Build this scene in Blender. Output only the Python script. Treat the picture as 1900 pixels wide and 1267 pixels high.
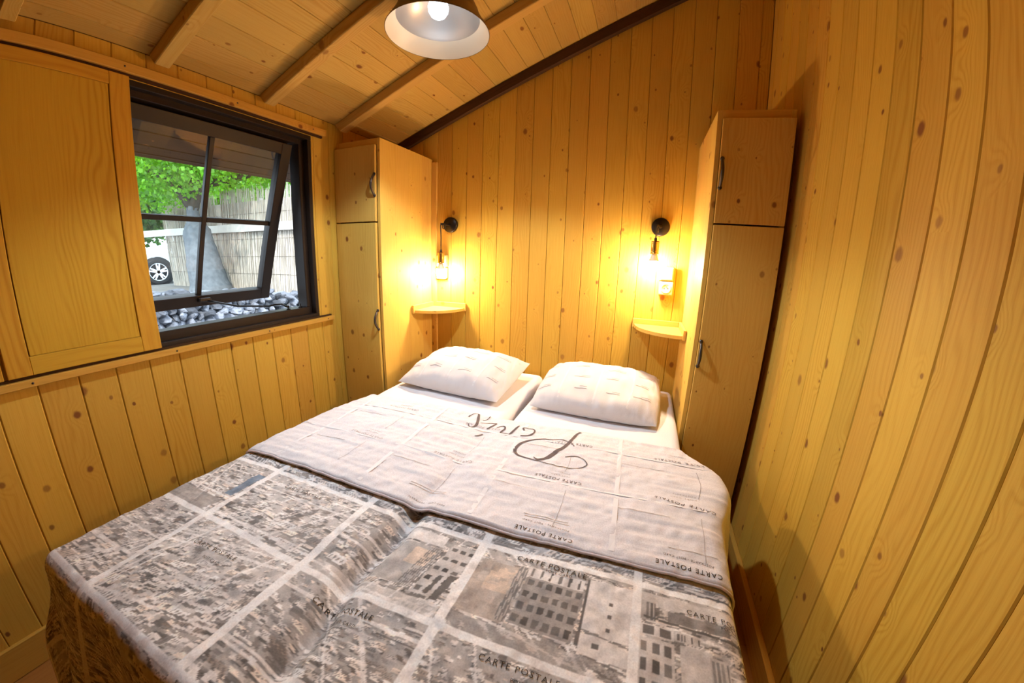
import bpy, bmesh, math, random
import numpy as np
from mathutils import Vector, Matrix

random.seed(7)
rng = np.random.default_rng(7)
SC = bpy.context.scene
COL = SC.collection
for o in list(bpy.data.objects):
    bpy.data.objects.remove(o)

# ------------------------------------------------------------------ camera, world, exposure
# all coordinates below are relative to the photographer's eye; the whole scene is lifted by EYE at the end so that the floor is z = 0
EYE = 1.285
RC = [[0.9409388046746877, -0.3216032651941779, -0.10585606111030708],
      [0.3372856774200508, 0.9176368460448932, 0.21019274627837442],
      [0.029538748528725497, -0.2334822447150765, 0.9719122922044737]]
cam = bpy.data.cameras.new('camera')
cam_ob = bpy.data.objects.new('camera', cam)
COL.objects.link(cam_ob)
R3 = Matrix(RC)
M3 = Matrix((R3.col[0], R3.col[2], -R3.col[1])).transposed()
cam_ob.matrix_world = M3.to_4x4()
cam.sensor_width = 36.0
cam.clip_start = 0.02
cam.type = 'PANO'                       # the photograph's strongly barrel-distorted ultra wide lens
cyc = cam
cyc.panorama_type = 'FISHEYE_LENS_POLYNOMIAL'
cyc.fisheye_fov = math.radians(170)
cyc.fisheye_polynomial_k0 = 0.0
cyc.fisheye_polynomial_k1 = -0.07576407116734332
cyc.fisheye_polynomial_k2 = -0.00047742450831195394
cyc.fisheye_polynomial_k3 = 0.00014312096944451135
cyc.fisheye_polynomial_k4 = -3.6054391869568506e-06
SC.camera = cam_ob

vs = SC.view_settings
vs.view_transform = 'Standard'
vs.look = 'None'
vs.exposure = 0.22
vs.gamma = 1.0
vs.use_curve_mapping = False
SC.cycles.use_denoising = True
SC.cycles.max_bounces = 12
SC.cycles.diffuse_bounces = 7
SC.cycles.sample_clamp_indirect = 6.0
SC.cycles.caustics_reflective = False
SC.cycles.caustics_refractive = False

PENDANT_W = 9.0        # glow of the pendant bulb itself
PENDANT_SPOT = 60.0    # its light thrown down out of the shade
SCONCE_W = 690.0       # emission of the bedside bulbs
PENDANT_COL = (0.76, 0.88, 1.0)
SCONCE_COL = (1.0, 0.73, 0.48)
SKY = 7.0

world = bpy.data.worlds.new('sky')
SC.world = world
world.use_nodes = True
wn = world.node_tree.nodes
wn['Background'].inputs[0].default_value = (0.70, 0.84, 1.0, 1)
wn['Background'].inputs[1].default_value = SKY
sun_d = bpy.data.lights.new('sun', 'SUN')
sun_d.energy = 5.0
sun_d.angle = math.radians(2)
sun_d.color = (1.0, 0.95, 0.86)
sun = bpy.data.objects.new('sun', sun_d)
COL.objects.link(sun)
sun.rotation_euler = Vector((-0.55, 0.62, -0.75)).to_track_quat('-Z', 'Y').to_euler()
sun.location = (4, -5, 6)

# ------------------------------------------------------------------ helpers
def link(o, parent=None):
    COL.objects.link(o)
    if parent is not None:
        o.parent = parent
    return o

def tag(o, label=None, cat=None, group=None, kind=None):
    if label: o['label'] = label
    if cat: o['category'] = cat
    if group: o['group'] = group
    if kind: o['kind'] = kind
    return o

def empty(name, loc=(0, 0, 0)):
    o = bpy.data.objects.new(name, None)
    o.location = loc
    o.empty_display_size = 0.05
    COL.objects.link(o)
    return o

def wood_uv(me, axis, seed=None):
    """u runs along the grain, v across it, in metres, shifted per piece so that no two pieces carry the same figure."""
    r = random.Random(seed if seed is not None else random.random())
    ou, ov = r.uniform(0, 60), r.uniform(0, 60)
    uv = me.uv_layers.new(name='UVMap')
    a = Vector(axis) if not isinstance(axis, int) else Vector([1.0 if i == axis else 0.0 for i in range(3)])
    a.normalize()
    n = len(me.loops)
    vi = np.empty(n, np.int32); me.loops.foreach_get('vertex_index', vi)
    co = np.empty(len(me.vertices) * 3); me.vertices.foreach_get('co', co)
    co = co.reshape(-1, 3)[vi]
    u = co @ np.array(a)
    rest = co - np.outer(u, np.array(a))
    v = rest @ np.array([1.0, 0.93, 0.87])
    uv.data.foreach_set('uv', np.stack([u + ou, v + ov], 1).astype(np.float32).ravel())

def from_bm(name, bm, mat, parent=None, smooth=False, grain=None, seed=None):
    me = bpy.data.meshes.new(name)
    bm.to_mesh(me); bm.free()
    return from_me(name, me, mat, parent, smooth, grain, seed)

def from_me(name, me, mat, parent=None, smooth=False, grain=None, seed=None):
    if mat is not None:
        me.materials.append(mat)
    if smooth:
        me.polygons.foreach_set('use_smooth', [True] * len(me.polygons))
    if grain is not None:
        wood_uv(me, grain, seed)
    o = bpy.data.objects.new(name, me)
    # parents that are Empties may sit away from the origin: keep the vertices where they were built
    link(o, parent)
    if parent is not None:
        o.matrix_parent_inverse = Matrix.Translation(parent_origin(parent)).inverted()
    return o

def parent_origin(p):
    return p.location.copy() if p.parent is None else Vector((0, 0, 0))

def bm_box(bm, lo, hi, bevel=0.0, segs=1):
    r = bmesh.ops.create_cube(bm, size=1.0)
    vsx = r['verts']
    for v in vsx:
        v.co = Vector([(lo[i] + hi[i]) / 2 + v.co[i] * (hi[i] - lo[i]) for i in range(3)])
    if bevel > 0:
        es = list({e for v in vsx for e in v.link_edges})
        bmesh.ops.bevel(bm, geom=es, offset=bevel, segments=segs, affect='EDGES', profile=0.5)
    return bm

def box(name, lo, hi, mat, parent=None, bevel=0.0, grain=None, segs=1, smooth=False, seed=None):
    lo2 = [min(a, b) for a, b in zip(lo, hi)]; hi2 = [max(a, b) for a, b in zip(lo, hi)]
    return from_bm(name, bm_box(bmesh.new(), lo2, hi2, bevel, segs), mat, parent, smooth, grain, seed)

def frame_of(d):
    d = Vector(d).normalized()
    a = Vector((0, 0, 1)) if abs(d.z) < 0.9 else Vector((1, 0, 0))
    x = d.cross(a).normalized()
    return x, d.cross(x).normalized()

def bm_tube(bm, pts, rad, n=10, caps=True):
    pts = [Vector(p) for p in pts]
    rads = rad if isinstance(rad, (list, tuple)) else [rad] * len(pts)
    rings = []
    x = None
    for i, p in enumerate(pts):
        d = (pts[min(i + 1, len(pts) - 1)] - pts[max(i - 1, 0)]).normalized()
        if x is None:
            x, y = frame_of(d)
        else:
            x = (x - d * x.dot(d)).normalized(); y = d.cross(x).normalized()
        rings.append([bm.verts.new(p + (x * math.cos(2 * math.pi * k / n) + y * math.sin(2 * math.pi * k / n)) * rads[i]) for k in range(n)])
    for a, b in zip(rings, rings[1:]):
        for k in range(n):
            bm.faces.new((a[k], a[(k + 1) % n], b[(k + 1) % n], b[k]))
    if caps:
        bm.faces.new(rings[0][::-1]); bm.faces.new(rings[-1])
    return bm

def tube(name, pts, rad, mat, parent=None, n=10):
    return from_bm(name, bm_tube(bmesh.new(), pts, rad, n), mat, parent, True)

def bm_lathe(bm, prof, centre, n=40, axis=(0, 0, 1)):
    """prof: list of (radius, height along axis)."""
    c = Vector(centre); ax = Vector(axis).normalized()
    x, y = frame_of(ax)
    rings = []
    for r, h in prof:
        if r < 1e-6:
            rings.append([bm.verts.new(c + ax * h)])
        else:
            rings.append([bm.verts.new(c + ax * h + (x * math.cos(2 * math.pi * k / n) + y * math.sin(2 * math.pi * k / n)) * r) for k in range(n)])
    for a, b in zip(rings, rings[1:]):
        for k in range(n):
            k2 = (k + 1) % n
            if len(a) == 1 and len(b) == 1: continue
            if len(a) == 1: bm.faces.new((a[0], b[k2], b[k]))
            elif len(b) == 1: bm.faces.new((a[k], a[k2], b[0]))
            else: bm.faces.new((a[k], a[k2], b[k2], b[k]))
    bmesh.ops.recalc_face_normals(bm, faces=bm.faces)
    return bm

def lathe(name, prof, centre, mat, parent=None, n=40, axis=(0, 0, 1)):
    o = from_bm(name, bm_lathe(bmesh.new(), prof, centre, n, axis), mat, parent, True)
    return o

def bm_prism(bm, poly, d):
    """poly: list of 3-D points, pushed along d."""
    a = [bm.verts.new(Vector(p)) for p in poly]
    b = [bm.verts.new(Vector(p) + Vector(d)) for p in poly]
    bm.faces.new(a[::-1]); bm.faces.new(b)
    for i in range(len(a)):
        j = (i + 1) % len(a)
        bm.faces.new((a[i], a[j], b[j], b[i]))
    bmesh.ops.recalc_face_normals(bm, faces=bm.faces)
    return bm

def plank_mesh(p0, along, across, normal, length, width, t=0.013, c=0.003, gap=0.0012, slope=0.0, slope0=0.0):
    """one tongue and groove board: chamfered long edges, the top end cut to a slope."""
    p0, al, ac, no = Vector(p0), Vector(along), Vector(across), Vector(normal)
    w = width
    prof = [(gap / 2, -t), (gap / 2, -c), (gap / 2 + c, 0), (w - gap / 2 - c, 0), (w - gap / 2, -c), (w - gap / 2, -t)]
    bm = bmesh.new()
    lo = [bm.verts.new(p0 + ac * a + no * b + al * (slope0 * a)) for a, b in prof]
    hi = [bm.verts.new(p0 + ac * a + no * b + al * (length + slope * a)) for a, b in prof]
    n = len(prof)
    for i in range(n):
        j = (i + 1) % n
        bm.faces.new((lo[i], lo[j], hi[j], hi[i]))
    bm.faces.new(lo); bm.faces.new(hi)
    bmesh.ops.recalc_face_normals(bm, faces=bm.faces)
    me = bpy.data.meshes.new('plank')
    bm.to_mesh(me); bm.free()
    return me

# ------------------------------------------------------------------ materials
def new_mat(name):
    m = bpy.data.materials.new(name); m.use_nodes = True
    nt = m.node_tree
    return m, nt, nt.nodes['Principled BSDF']

def simple(name, col, rough=0.5, metal=0.0, spec=0.5, noise=0.0, nscale=40.0, bump=0.0):
    m, nt, b = new_mat(name)
    b.inputs['Base Color'].default_value = (*col, 1)
    b.inputs['Roughness'].default_value = rough
    b.inputs['Metallic'].default_value = metal
    b.inputs['Specular IOR Level'].default_value = spec
    if noise or bump:
        tc = nt.nodes.new('ShaderNodeTexCoord')
        nz = nt.nodes.new('ShaderNodeTexNoise')
        nz.inputs['Scale'].default_value = nscale; nz.inputs['Detail'].default_value = 5
        nt.links.new(tc.outputs['Object'], nz.inputs['Vector'])
        if noise:
            mx = nt.nodes.new('ShaderNodeMix'); mx.data_type = 'RGBA'
            mx.inputs['A'].default_value = (*[c * (1 - noise) for c in col], 1)
            mx.inputs['B'].default_value = (*[min(1, c * (1 + noise)) for c in col], 1)
            nt.links.new(nz.outputs['Fac'], mx.inputs['Factor'])
            nt.links.new(mx.outputs['Result'], b.inputs['Base Color'])
        if bump:
            bp = nt.nodes.new('ShaderNodeBump'); bp.inputs['Strength'].default_value = bump; bp.inputs['Distance'].default_value = 0.01
            nt.links.new(nz.outputs['Fac'], bp.inputs['Height']); nt.links.new(bp.outputs['Normal'], b.inputs['Normal'])
    return m

def wood(name, light, dark, knot=(0.20, 0.075, 0.02), knots=0.75, rough=0.62, tint=0.10, kscale=8.0, ring=0.55):
    m, nt, b = new_mat(name)
    N, L = nt.nodes.new, nt.links.new
    def math_(op, a=None, c=None, d=None, clamp=False):
        n = N('ShaderNodeMath'); n.operation = op; n.use_clamp = clamp
        for i, x in enumerate((a, c, d)):
            if x is None: continue
            if isinstance(x, (int, float)): n.inputs[i].default_value = x
            else: L(x, n.inputs[i])
        return n.outputs[0]
    uv = N('ShaderNodeUVMap')
    # knots: sparse voronoi points
    kv = N('ShaderNodeVectorMath'); kv.operation = 'MULTIPLY'; kv.inputs[1].default_value = (kscale * 0.72, kscale, 0)
    L(uv.outputs[0], kv.inputs[0])
    wob = N('ShaderNodeTexNoise'); wob.noise_dimensions = '2D'; wob.inputs['Scale'].default_value = 60; wob.inputs['Detail'].default_value = 1
    L(uv.outputs[0], wob.inputs['Vector'])
    vo = N('ShaderNodeTexVoronoi'); vo.voronoi_dimensions = '2D'; vo.feature = 'F1'; vo.inputs['Scale'].default_value = 1.0
    L(kv.outputs[0], vo.inputs['Vector'])
    sep = N('ShaderNodeSeparateColor'); L(vo.outputs['Color'], sep.inputs[0])
    d = math_('ADD', vo.outputs['Distance'], math_('MULTIPLY', math_('SUBTRACT', wob.outputs['Fac'], 0.5), 0.03))
    has = math_('LESS_THAN', sep.outputs[0], knots)
    big = math_('POWER', sep.outputs[1], 1.8)
    rad = math_('MULTIPLY_ADD', big, 0.085, 0.024)
    inner = N('ShaderNodeMapRange'); inner.interpolation_type = 'SMOOTHSTEP'
    L(d, inner.inputs['Value']); L(math_('MULTIPLY', rad, 0.55), inner.inputs['From Min']); L(math_('MULTIPLY', rad, 1.25), inner.inputs['From Max'])
    inner.inputs['To Min'].default_value = 1.0; inner.inputs['To Max'].default_value = 0.0
    kmask = math_('MULTIPLY', inner.outputs[0], has)
    kpow = math_('MULTIPLY', kmask, math_('MULTIPLY_ADD', sep.outputs[2], 0.5, 0.5))
    # grain bends round the knots
    near = N('ShaderNodeMapRange'); near.interpolation_type = 'SMOOTHSTEP'
    L(d, near.inputs['Value']); near.inputs['From Min'].default_value = 0.0; near.inputs['From Max'].default_value = 0.32
    near.inputs['To Min'].default_value = 1.0; near.inputs['To Max'].default_value = 0.0
    bend = math_('MULTIPLY', math_('MULTIPLY', near.outputs[0], has), 0.035)
    sp = N('ShaderNodeSeparateXYZ'); L(uv.outputs[0], sp.inputs[0])
    slow = N('ShaderNodeTexNoise'); slow.noise_dimensions = '2D'; slow.inputs['Scale'].default_value = 1.0; slow.inputs['Detail'].default_value = 2
    sv = N('ShaderNodeVectorMath'); sv.operation = 'MULTIPLY'; sv.inputs[1].default_value = (1.7, 9.0, 0); L(uv.outputs[0], sv.inputs[0]); L(sv.outputs[0], slow.inputs['Vector'])
    ph = math_('ADD', math_('ADD', sp.outputs[1], bend), math_('MULTIPLY', slow.outputs['Fac'], 0.10))
    rings = math_('SINE', math_('MULTIPLY', ph, 420.0))
    rings = math_('MULTIPLY_ADD', rings, 0.5, 0.5)
    rings = math_('POWER', rings, 2.2)
    fine = N('ShaderNodeTexNoise'); fine.noise_dimensions = '2D'; fine.inputs['Scale'].default_value = 1.0; fine.inputs['Detail'].default_value = 4; fine.inputs['Roughness'].default_value = 0.65
    fv = N('ShaderNodeVectorMath'); fv.operation = 'MULTIPLY'; fv.inputs[1].default_value = (5.0, 260.0, 0); L(uv.outputs[0], fv.inputs[0]); L(fv.outputs[0], fine.inputs['Vector'])
    patch = N('ShaderNodeTexNoise'); patch.noise_dimensions = '2D'; patch.inputs['Scale'].default_value = 1.0; patch.inputs['Detail'].default_value = 2
    pv = N('ShaderNodeVectorMath'); pv.operation = 'MULTIPLY'; pv.inputs[1].default_value = (0.8, 5.0, 0); L(uv.outputs[0], pv.inputs[0]); L(pv.outputs[0], patch.inputs['Vector'])
    amt = math_('MULTIPLY', rings, math_('MULTIPLY', math_('SUBTRACT', patch.outputs['Fac'], 0.34, clamp=True), 2.4, clamp=True))
    amt = math_('MULTIPLY_ADD', amt, ring, math_('MULTIPLY', math_('SUBTRACT', fine.outputs['Fac'], 0.45, clamp=True), 1.1), clamp=True)
    mx = N('ShaderNodeMix'); mx.data_type = 'RGBA'
    mx.inputs['A'].default_value = (*light, 1); mx.inputs['B'].default_value = (*dark, 1)
    L(amt, mx.inputs['Factor'])
    oi = N('ShaderNodeObjectInfo')
    hsv = N('ShaderNodeHueSaturation')
    L(math_('MULTIPLY_ADD', oi.outputs['Random'], 2 * tint, 1 - tint), hsv.inputs['Value'])
    hr = math_('FRACT', math_('MULTIPLY', oi.outputs['Random'], 17.31))
    L(math_('MULTIPLY_ADD', hr, 0.012, 0.494), hsv.inputs['Hue'])
    L(mx.outputs['Result'], hsv.inputs['Color'])
    mk = N('ShaderNodeMix'); mk.data_type = 'RGBA'
    L(kpow, mk.inputs['Factor']); L(hsv.outputs[0], mk.inputs['A']); mk.inputs['B'].default_value = (*knot, 1)
    L(mk.outputs['Result'], b.inputs['Base Color'])
    b.inputs['Roughness'].default_value = rough
    b.inputs['Specular IOR Level'].default_value = 0.15
    bp = N('ShaderNodeBump'); bp.inputs['Strength'].default_value = 0.12; bp.inputs['Distance'].default_value = 0.002
    L(fine.outputs['Fac'], bp.inputs['Height']); L(bp.outputs['Normal'], b.inputs['Normal'])
    return m

def emit(name, col, strength):
    m, nt, b = new_mat(name)
    b.inputs['Base Color'].default_value = (0.9, 0.9, 0.9, 1)
    b.inputs['Emission Color'].default_value = (*col, 1)
    b.inputs['Emission Strength'].default_value = strength
    return m

PINE = wood('pine_boards', (0.61, 0.375, 0.058), (0.46, 0.235, 0.022))
PINE_C = wood('pine_ceiling', (0.50, 0.335, 0.090), (0.38, 0.215, 0.040), knots=0.5)
PINE_F = wood('pine_furniture', (0.64, 0.40, 0.085), (0.50, 0.26, 0.04), knots=0.62, tint=0.05, kscale=9.0, ring=0.4)
PINE_T = wood('pine_trim', (0.60, 0.35, 0.060), (0.47, 0.23, 0.03), knots=0.25, tint=0.06)
PINE_S = wood('pine_shutter', (0.56, 0.32, 0.030), (0.43, 0.20, 0.014), knots=0.28, tint=0.04, kscale=4.0, ring=0.9)
DARKW = wood('dark_stain_and_groove_shade', (0.058, 0.027, 0.012), (0.03, 0.013, 0.007), knot=(0.02, 0.008, 0.005), knots=0.2)  # stained batten; also colours the strips that imitate shade in the shutter tracks
GAPW = simple('shadow_gap_wood', (0.16, 0.07, 0.018), 0.8)
FLOORW = wood('floor_laminate', (0.34, 0.16, 0.035), (0.24, 0.10, 0.02), knots=0.2)
EAVEW = wood('eave_wood', (0.050, 0.024, 0.009), (0.03, 0.014, 0.006), knots=0.2)
FRAMEM = simple('dark_brown_window_paint', (0.020, 0.012, 0.008), 0.5, 0.0, 0.25, 0.15, 30)
BLACKM = simple('black_metal', (0.018, 0.013, 0.010), 0.35, 0.6)
BLACKP = simple('black_cord', (0.012, 0.010, 0.010), 0.6)
BRASS = simple('aged_brass', (0.42, 0.25, 0.06), 0.30, 1.0)
IRON = simple('pewter_handle', (0.09, 0.075, 0.065), 0.33, 0.9)
WHITEP = simple('cream_plastic', (0.66, 0.50, 0.20), 0.35)
COLLAR = simple('bulb_collar_plastic', (0.82, 0.72, 0.55), 0.4)
DARKHOLE = simple('socket_hole', (0.03, 0.02, 0.015), 0.6)
SHADE_OUT = simple('bronze_shade', (0.24, 0.16, 0.07), 0.42, 0.6)
SHADE_RIM = simple('cream_enamel', (0.86, 0.80, 0.66), 0.38)
SHADE_IN = simple('brushed_silver', (0.62, 0.60, 0.58), 0.36, 0.85)
SHEET = simple('white_cotton_sheet', (0.77, 0.76, 0.785), 0.9, spec=0.2, bump=0.08, nscale=220)
TICK = simple('mattress_ticking', (0.75, 0.73, 0.70), 0.9, spec=0.2)
HEM = simple('duvet_hem', (0.70, 0.62, 0.62), 0.9, spec=0.2)
INK = simple('grey_print_ink', (0.15, 0.125, 0.125), 0.9, spec=0.1)
INK2 = simple('faint_print_ink', (0.40, 0.37, 0.37), 0.9, spec=0.1)
INK3 = simple('dark_print_ink', (0.06, 0.05, 0.045), 0.9, spec=0.1)
WHITEINK = simple('white_print_line', (0.82, 0.81, 0.825), 0.9, spec=0.1)

def cloth_vcol(name, fine=0.10):
    m, nt, b = new_mat(name)
    at = nt.nodes.new('ShaderNodeVertexColor'); at.layer_name = 'Print'
    tc = nt.nodes.new('ShaderNodeTexCoord')
    nz = nt.nodes.new('ShaderNodeTexNoise'); nz.inputs['Scale'].default_value = 260; nz.inputs['Detail'].default_value = 3
    nt.links.new(tc.outputs['Object'], nz.inputs['Vector'])
    mr = nt.nodes.new('ShaderNodeMapRange'); mr.inputs['From Min'].default_value = 0.3; mr.inputs['From Max'].default_value = 0.7
    mr.inputs['To Min'].default_value = 1 - fine; mr.inputs['To Max'].default_value = 1 + fine
    nt.links.new(nz.outputs['Fac'], mr.inputs['Value'])
    mul = nt.nodes.new('ShaderNodeVectorMath'); mul.operation = 'MULTIPLY'
    nt.links.new(at.outputs['Color'], mul.inputs[0]); nt.links.new(mr.outputs['Result'], mul.inputs[1])
    nt.links.new(mul.outputs[0], b.inputs['Base Color'])
    b.inputs['Roughness'].default_value = 0.9
    b.inputs['Specular IOR Level'].default_value = 0.15
    bp = nt.nodes.new('ShaderNodeBump'); bp.inputs['Strength'].default_value = 0.1; bp.inputs['Distance'].default_value = 0.003
    nt.links.new(nz.outputs['Fac'], bp.inputs['Height']); nt.links.new(bp.outputs['Normal'], b.inputs['Normal'])
    return m
CLOTH = cloth_vcol('printed_cotton')

# ------------------------------------------------------------------ the room shell
L, D, R = -1.641, 2.169, 0.55
FLOOR = -1.285
YR = -2.60                                  # rear wall, behind the photographer
CZ, CS = 0.69, 0.40                         # ceiling height at the left wall and its slope
ceil = lambda x: CZ + CS * (x - L)
P = 0.106
TP = 0.013

# wall_back
wb = bmesh.new()
bm_prism(wb, [(L - 0.1, D + TP, FLOOR), (R + 0.1, D + TP, FLOOR), (R + 0.1, D + TP, ceil(R) + 0.14), (L - 0.1, D + TP, ceil(L) + 0.06)], (0, 0.08, 0))
wall_back = tag(from_bm('wall_back', wb, GAPW), kind='structure')
x = -1.0925 - 6 * P
while x < R - 0.005:
    x0, w = x, P
    if x0 < L: w = x0 + P - L; x0 = L
    if x0 + w > R: w = R - x0
    if w > 0.01:
        from_me('plank', plank_mesh((x0, D, FLOOR), (0, 0, 1), (1, 0, 0), (0, -1, 0), ceil(x0) - FLOOR - 0.001, w, slope=CS), PINE, wall_back, grain=(0, 0, 1))
    x += P

# wall_right
wr = bm_box(bmesh.new(), (R + TP, YR, FLOOR), (R + TP + 0.08, D + 0.09, ceil(R) + 0.14))
wall_right = tag(from_bm('wall_right', wr, GAPW), kind='structure')
PR = 0.1015
y = 0.47 - PR * 31
while y < D - 0.005:
    y0, w = y, PR
    if y0 < YR: w = y0 + PR - YR; y0 = YR
    if y0 + w > D: w = D - y0
    if w > 0.008:
        from_me('plank', plank_mesh((R, y0, FLOOR), (0, 0, 1), (0, 1, 0), (-1, 0, 0), ceil(R) - FLOOR - 0.001, w), PINE, wall_right, grain=(0, 0, 1))
    y += PR

# wall_left with its window opening
WY0, WY1, WZ0, WZ1 = 0.545, 1.465, -0.358, 0.588
wl = bmesh.new()
xa, xb = L - TP - 0.085, L - TP
bm_box(wl, (xa, YR, FLOOR), (xb, D + 0.09, WZ0))
bm_box(wl, (xa, YR, WZ1), (xb, D + 0.09, ceil(L) + 0.02))
bm_box(wl, (xa, YR, WZ0), (xb, WY0, WZ1))
bm_box(wl, (xa, WY1, WZ0), (xb, D + 0.09, WZ1))
wall_left = tag(from_bm('wall_left', wl, GAPW), kind='structure')
y = 0.2069 - P * 27
while y < D - 0.005:
    y0, w = y, P
    if y0 < YR: w = y0 + P - YR; y0 = YR
    if y0 + w > D: w = D - y0
    if w > 0.008:
        def pl(ya, ww, za, zb):
            from_me('plank', plank_mesh((L, ya, za), (0, 0, 1), (0, 1, 0), (1, 0, 0), zb - za, ww), PINE, wall_left, grain=(0, 0, 1))
        if y0 + w <= WY0 or y0 >= WY1 - 0.002:
            pl(y0, w, FLOOR, ceil(L) - 0.001)
        else:
            pl(y0, w, FLOOR, WZ0)
            pl(y0, w, WZ1, ceil(L) - 0.001)
            if y0 < WY0: pl(y0, WY0 - y0, WZ0, WZ1)
            if y0 + w > WY1: pl(WY1, y0 + w - WY1, WZ0, WZ1)
    y += P

# rear wall behind the camera
wrear = bmesh.new()
bm_prism(wrear, [(L - 0.1, YR, FLOOR), (R + 0.09, YR, FLOOR), (R + 0.09, YR, ceil(R) + 0.14), (L - 0.1, YR, ceil(L) + 0.06)], (0, -0.08, 0))
tag(from_bm('wall_rear', wrear, PINE, grain=(0, 0, 1)), kind='structure')

# ceiling: backing slab, boards running along y, rafters going up the slope
ct = Vector((1, 0, CS)).normalized(); cn = Vector((CS, 0, -1)).normalized()
cs = bmesh.new()
bm_prism(cs, [(L - 0.10, YR - 0.08, ceil(L - 0.10)), (R + 0.1, YR - 0.08, ceil(R + 0.1)), (R + 0.1, YR - 0.08, ceil(R + 0.1) + 0.06), (L - 0.10, YR - 0.08, ceil(L - 0.10) + 0.06)], (0, D + 0.09 - YR + 0.08, 0))
for v in cs.verts: v.co -= cn * 0.012
ceiling = tag(from_bm('ceiling', cs, GAPW), kind='structure')
S0 = Vector((L, 0, CZ)).dot(ct)
S1 = Vector((R, 0, ceil(R))).dot(ct)
s = -0.680 - 0.1055 * 12
while s < S1:
    a, w = s, 0.1055
    if a < S0: w = a + w - S0; a = S0
    if a + w > S1: w = S1 - a
    if w > 0.008:
        p0 = Vector((L, YR, CZ)) + ct * (a - S0)
        from_me('plank', plank_mesh(p0, (0, 1, 0), ct, cn, D - YR, w, t=0.012, c=0.002, gap=0.001), PINE_C, ceiling, grain=(0, 1, 0))
    s += 0.1055
LEN = (S1 - S0)
for y0 in (0.31, 0.745, 1.178, 1.630):
    bm = bmesh.new()
    p0 = Vector((L + 0.002, y0, CZ))
    q = [p0, p0 + ct * (LEN - 0.004), p0 + ct * (LEN - 0.004) + cn * 0.05, p0 + cn * 0.05 + ct * 0.02]
    bm_prism(bm, q, (0, 0.05, 0))
    bmesh.ops.bevel(bm, geom=list(bm.edges), offset=0.003, segments=1, affect='EDGES')
    from_bm('rafter', bm, PINE_C, ceiling, grain=ct)

# dark stained batten where the ceiling meets the back wall
bm = bmesh.new()
p0 = Vector((L + 0.003, D - 0.032, ceil(L + 0.003) - 0.004))
bm_prism(bm, [p0, p0 + ct * (LEN - 0.008), p0 + ct * (LEN - 0.008) + cn * 0.055, p0 + cn * 0.055], (0, 0.031, 0))
bmesh.ops.bevel(bm, geom=list(bm.edges), offset=0.003, segments=1, affect='EDGES')
tag(from_bm('trim_1', bm, DARKW, grain=ct), kind='structure')

# floor: boards along y
fl = tag(box('floor', (L - 0.1, YR - 0.08, FLOOR - 0.08), (R + 0.1, D + 0.09, FLOOR - 0.012), GAPW), kind='structure')
x = L
while x < R - 0.004:
    w = min(0.19, R - x)
    y = YR - 0.35 * random.random()
    while y < D:
        ya, yb = max(y, YR), min(y + 1.25, D)
        if yb - ya > 0.02:
            from_me('floorboard', plank_mesh((x, ya, FLOOR), (0, 1, 0), (1, 0, 0), (0, 0, 1), yb - ya - 0.001, w, t=0.012, c=0.0012, gap=0.0005), FLOORW, fl, grain=(0, 1, 0))
        y += 1.25
    x += 0.19

# skirting boards
tag(box('baseboard_left', (L + 0.0005, YR, FLOOR), (L + 0.015, D - 0.001, -1.163), PINE_T, None, 0.003, (0, 1, 0)), kind='structure')
tag(box('baseboard_right', (R - 0.022, YR, FLOOR), (R - 0.0005, D - 0.001, -1.172), PINE_T, None, 0.003, (0, 1, 0)), kind='structure')

# rails above and below the window that the shutters slide on
RX = L + 0.026
def rail(name, y0, y1, z0, z1, zs):
    r = tag(box(name, (L + 0.0005, y0, z0), (RX, y1, z1), PINE_T, None, 0.002, (0, 1, 0)), kind='structure')
    for yy in zs:
        lathe('screw', [(0, 0.0012), (0.003, 0.0012), (0.0036, 0)], (RX, yy, (z0 + z1) / 2), IRON, r, 10, (1, 0, 0))
    return r
rt_ = rail('trim_2', -0.95, 1.545, 0.601, 0.634, (-0.1, 0.66, 1.06, 1.46))
box('groove_shade_strip', (L + 0.0006, -0.95, 0.5905), (L + 0.012, 1.530, 0.6008), DARKW, rt_, 0, (0, 1, 0))  # raised dark strip imitating the shadowed groove under the top rail
rb_ = rail('trim_3', -0.95, 1.548, -0.381, -0.357, (-0.2, 0.30, 0.72, 1.13, 1.50))
box('groove_shade_strip', (L + 0.0006, -0.95, -0.3568), (L + 0.012, 1.540, -0.349), DARKW, rb_, 0, (0, 1, 0))  # same along the bottom rail: dark strip in place of a shaded slot

# ------------------------------------------------------------------ sliding shutters
def shutter(name, y0, y1, label):
    z0, z1 = -0.346, 0.589
    xa, xb = L + 0.004, L + 0.024
    t = tag(empty(name, (L + 0.014, (y0 + y1) / 2, z0)), label, 'shutter', 'sliding window shutters')
    sw, rb, rt = 0.060, 0.056, 0.042
    box('stile', (xa, y0, z0), (xb, y0 + sw, z1), PINE_S, t, 0.0015, (0, 0, 1))
    box('stile', (xa, y1 - sw, z0), (xb, y1, z1), PINE_S, t, 0.0015, (0, 0, 1))
    box('rail', (xa, y0 + sw, z0), (xb, y1 - sw, z0 + rb), PINE_S, t, 0.0015, (0, 1, 0))
    box('rail', (xa, y0 + sw, z1 - rt), (xb, y1 - sw, z1), PINE_S, t, 0.0015, (0, 1, 0))
    box('panel', (xa + 0.003, y0 + sw + 0.003, z0 + rb + 0.001), (xb - 0.001, y1 - sw - 0.003, z1 - rt - 0.001), PINE_S, t, 0.001, (0, 0, 1))
    box('panel_back', (xa, y0 + sw - 0.004, z0 + rb - 0.004), (xa + 0.003, y1 - sw + 0.004, z1 - rt + 0.004), GAPW, t)
    return t
shutter('sliding_shutter', 0.247, 0.672, 'pine framed sliding shutter pushed aside beside the open window')
shutter('sliding_shutter', -0.19, 0.238, 'sliver of a pine shutter at the left edge of the photo')

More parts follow.
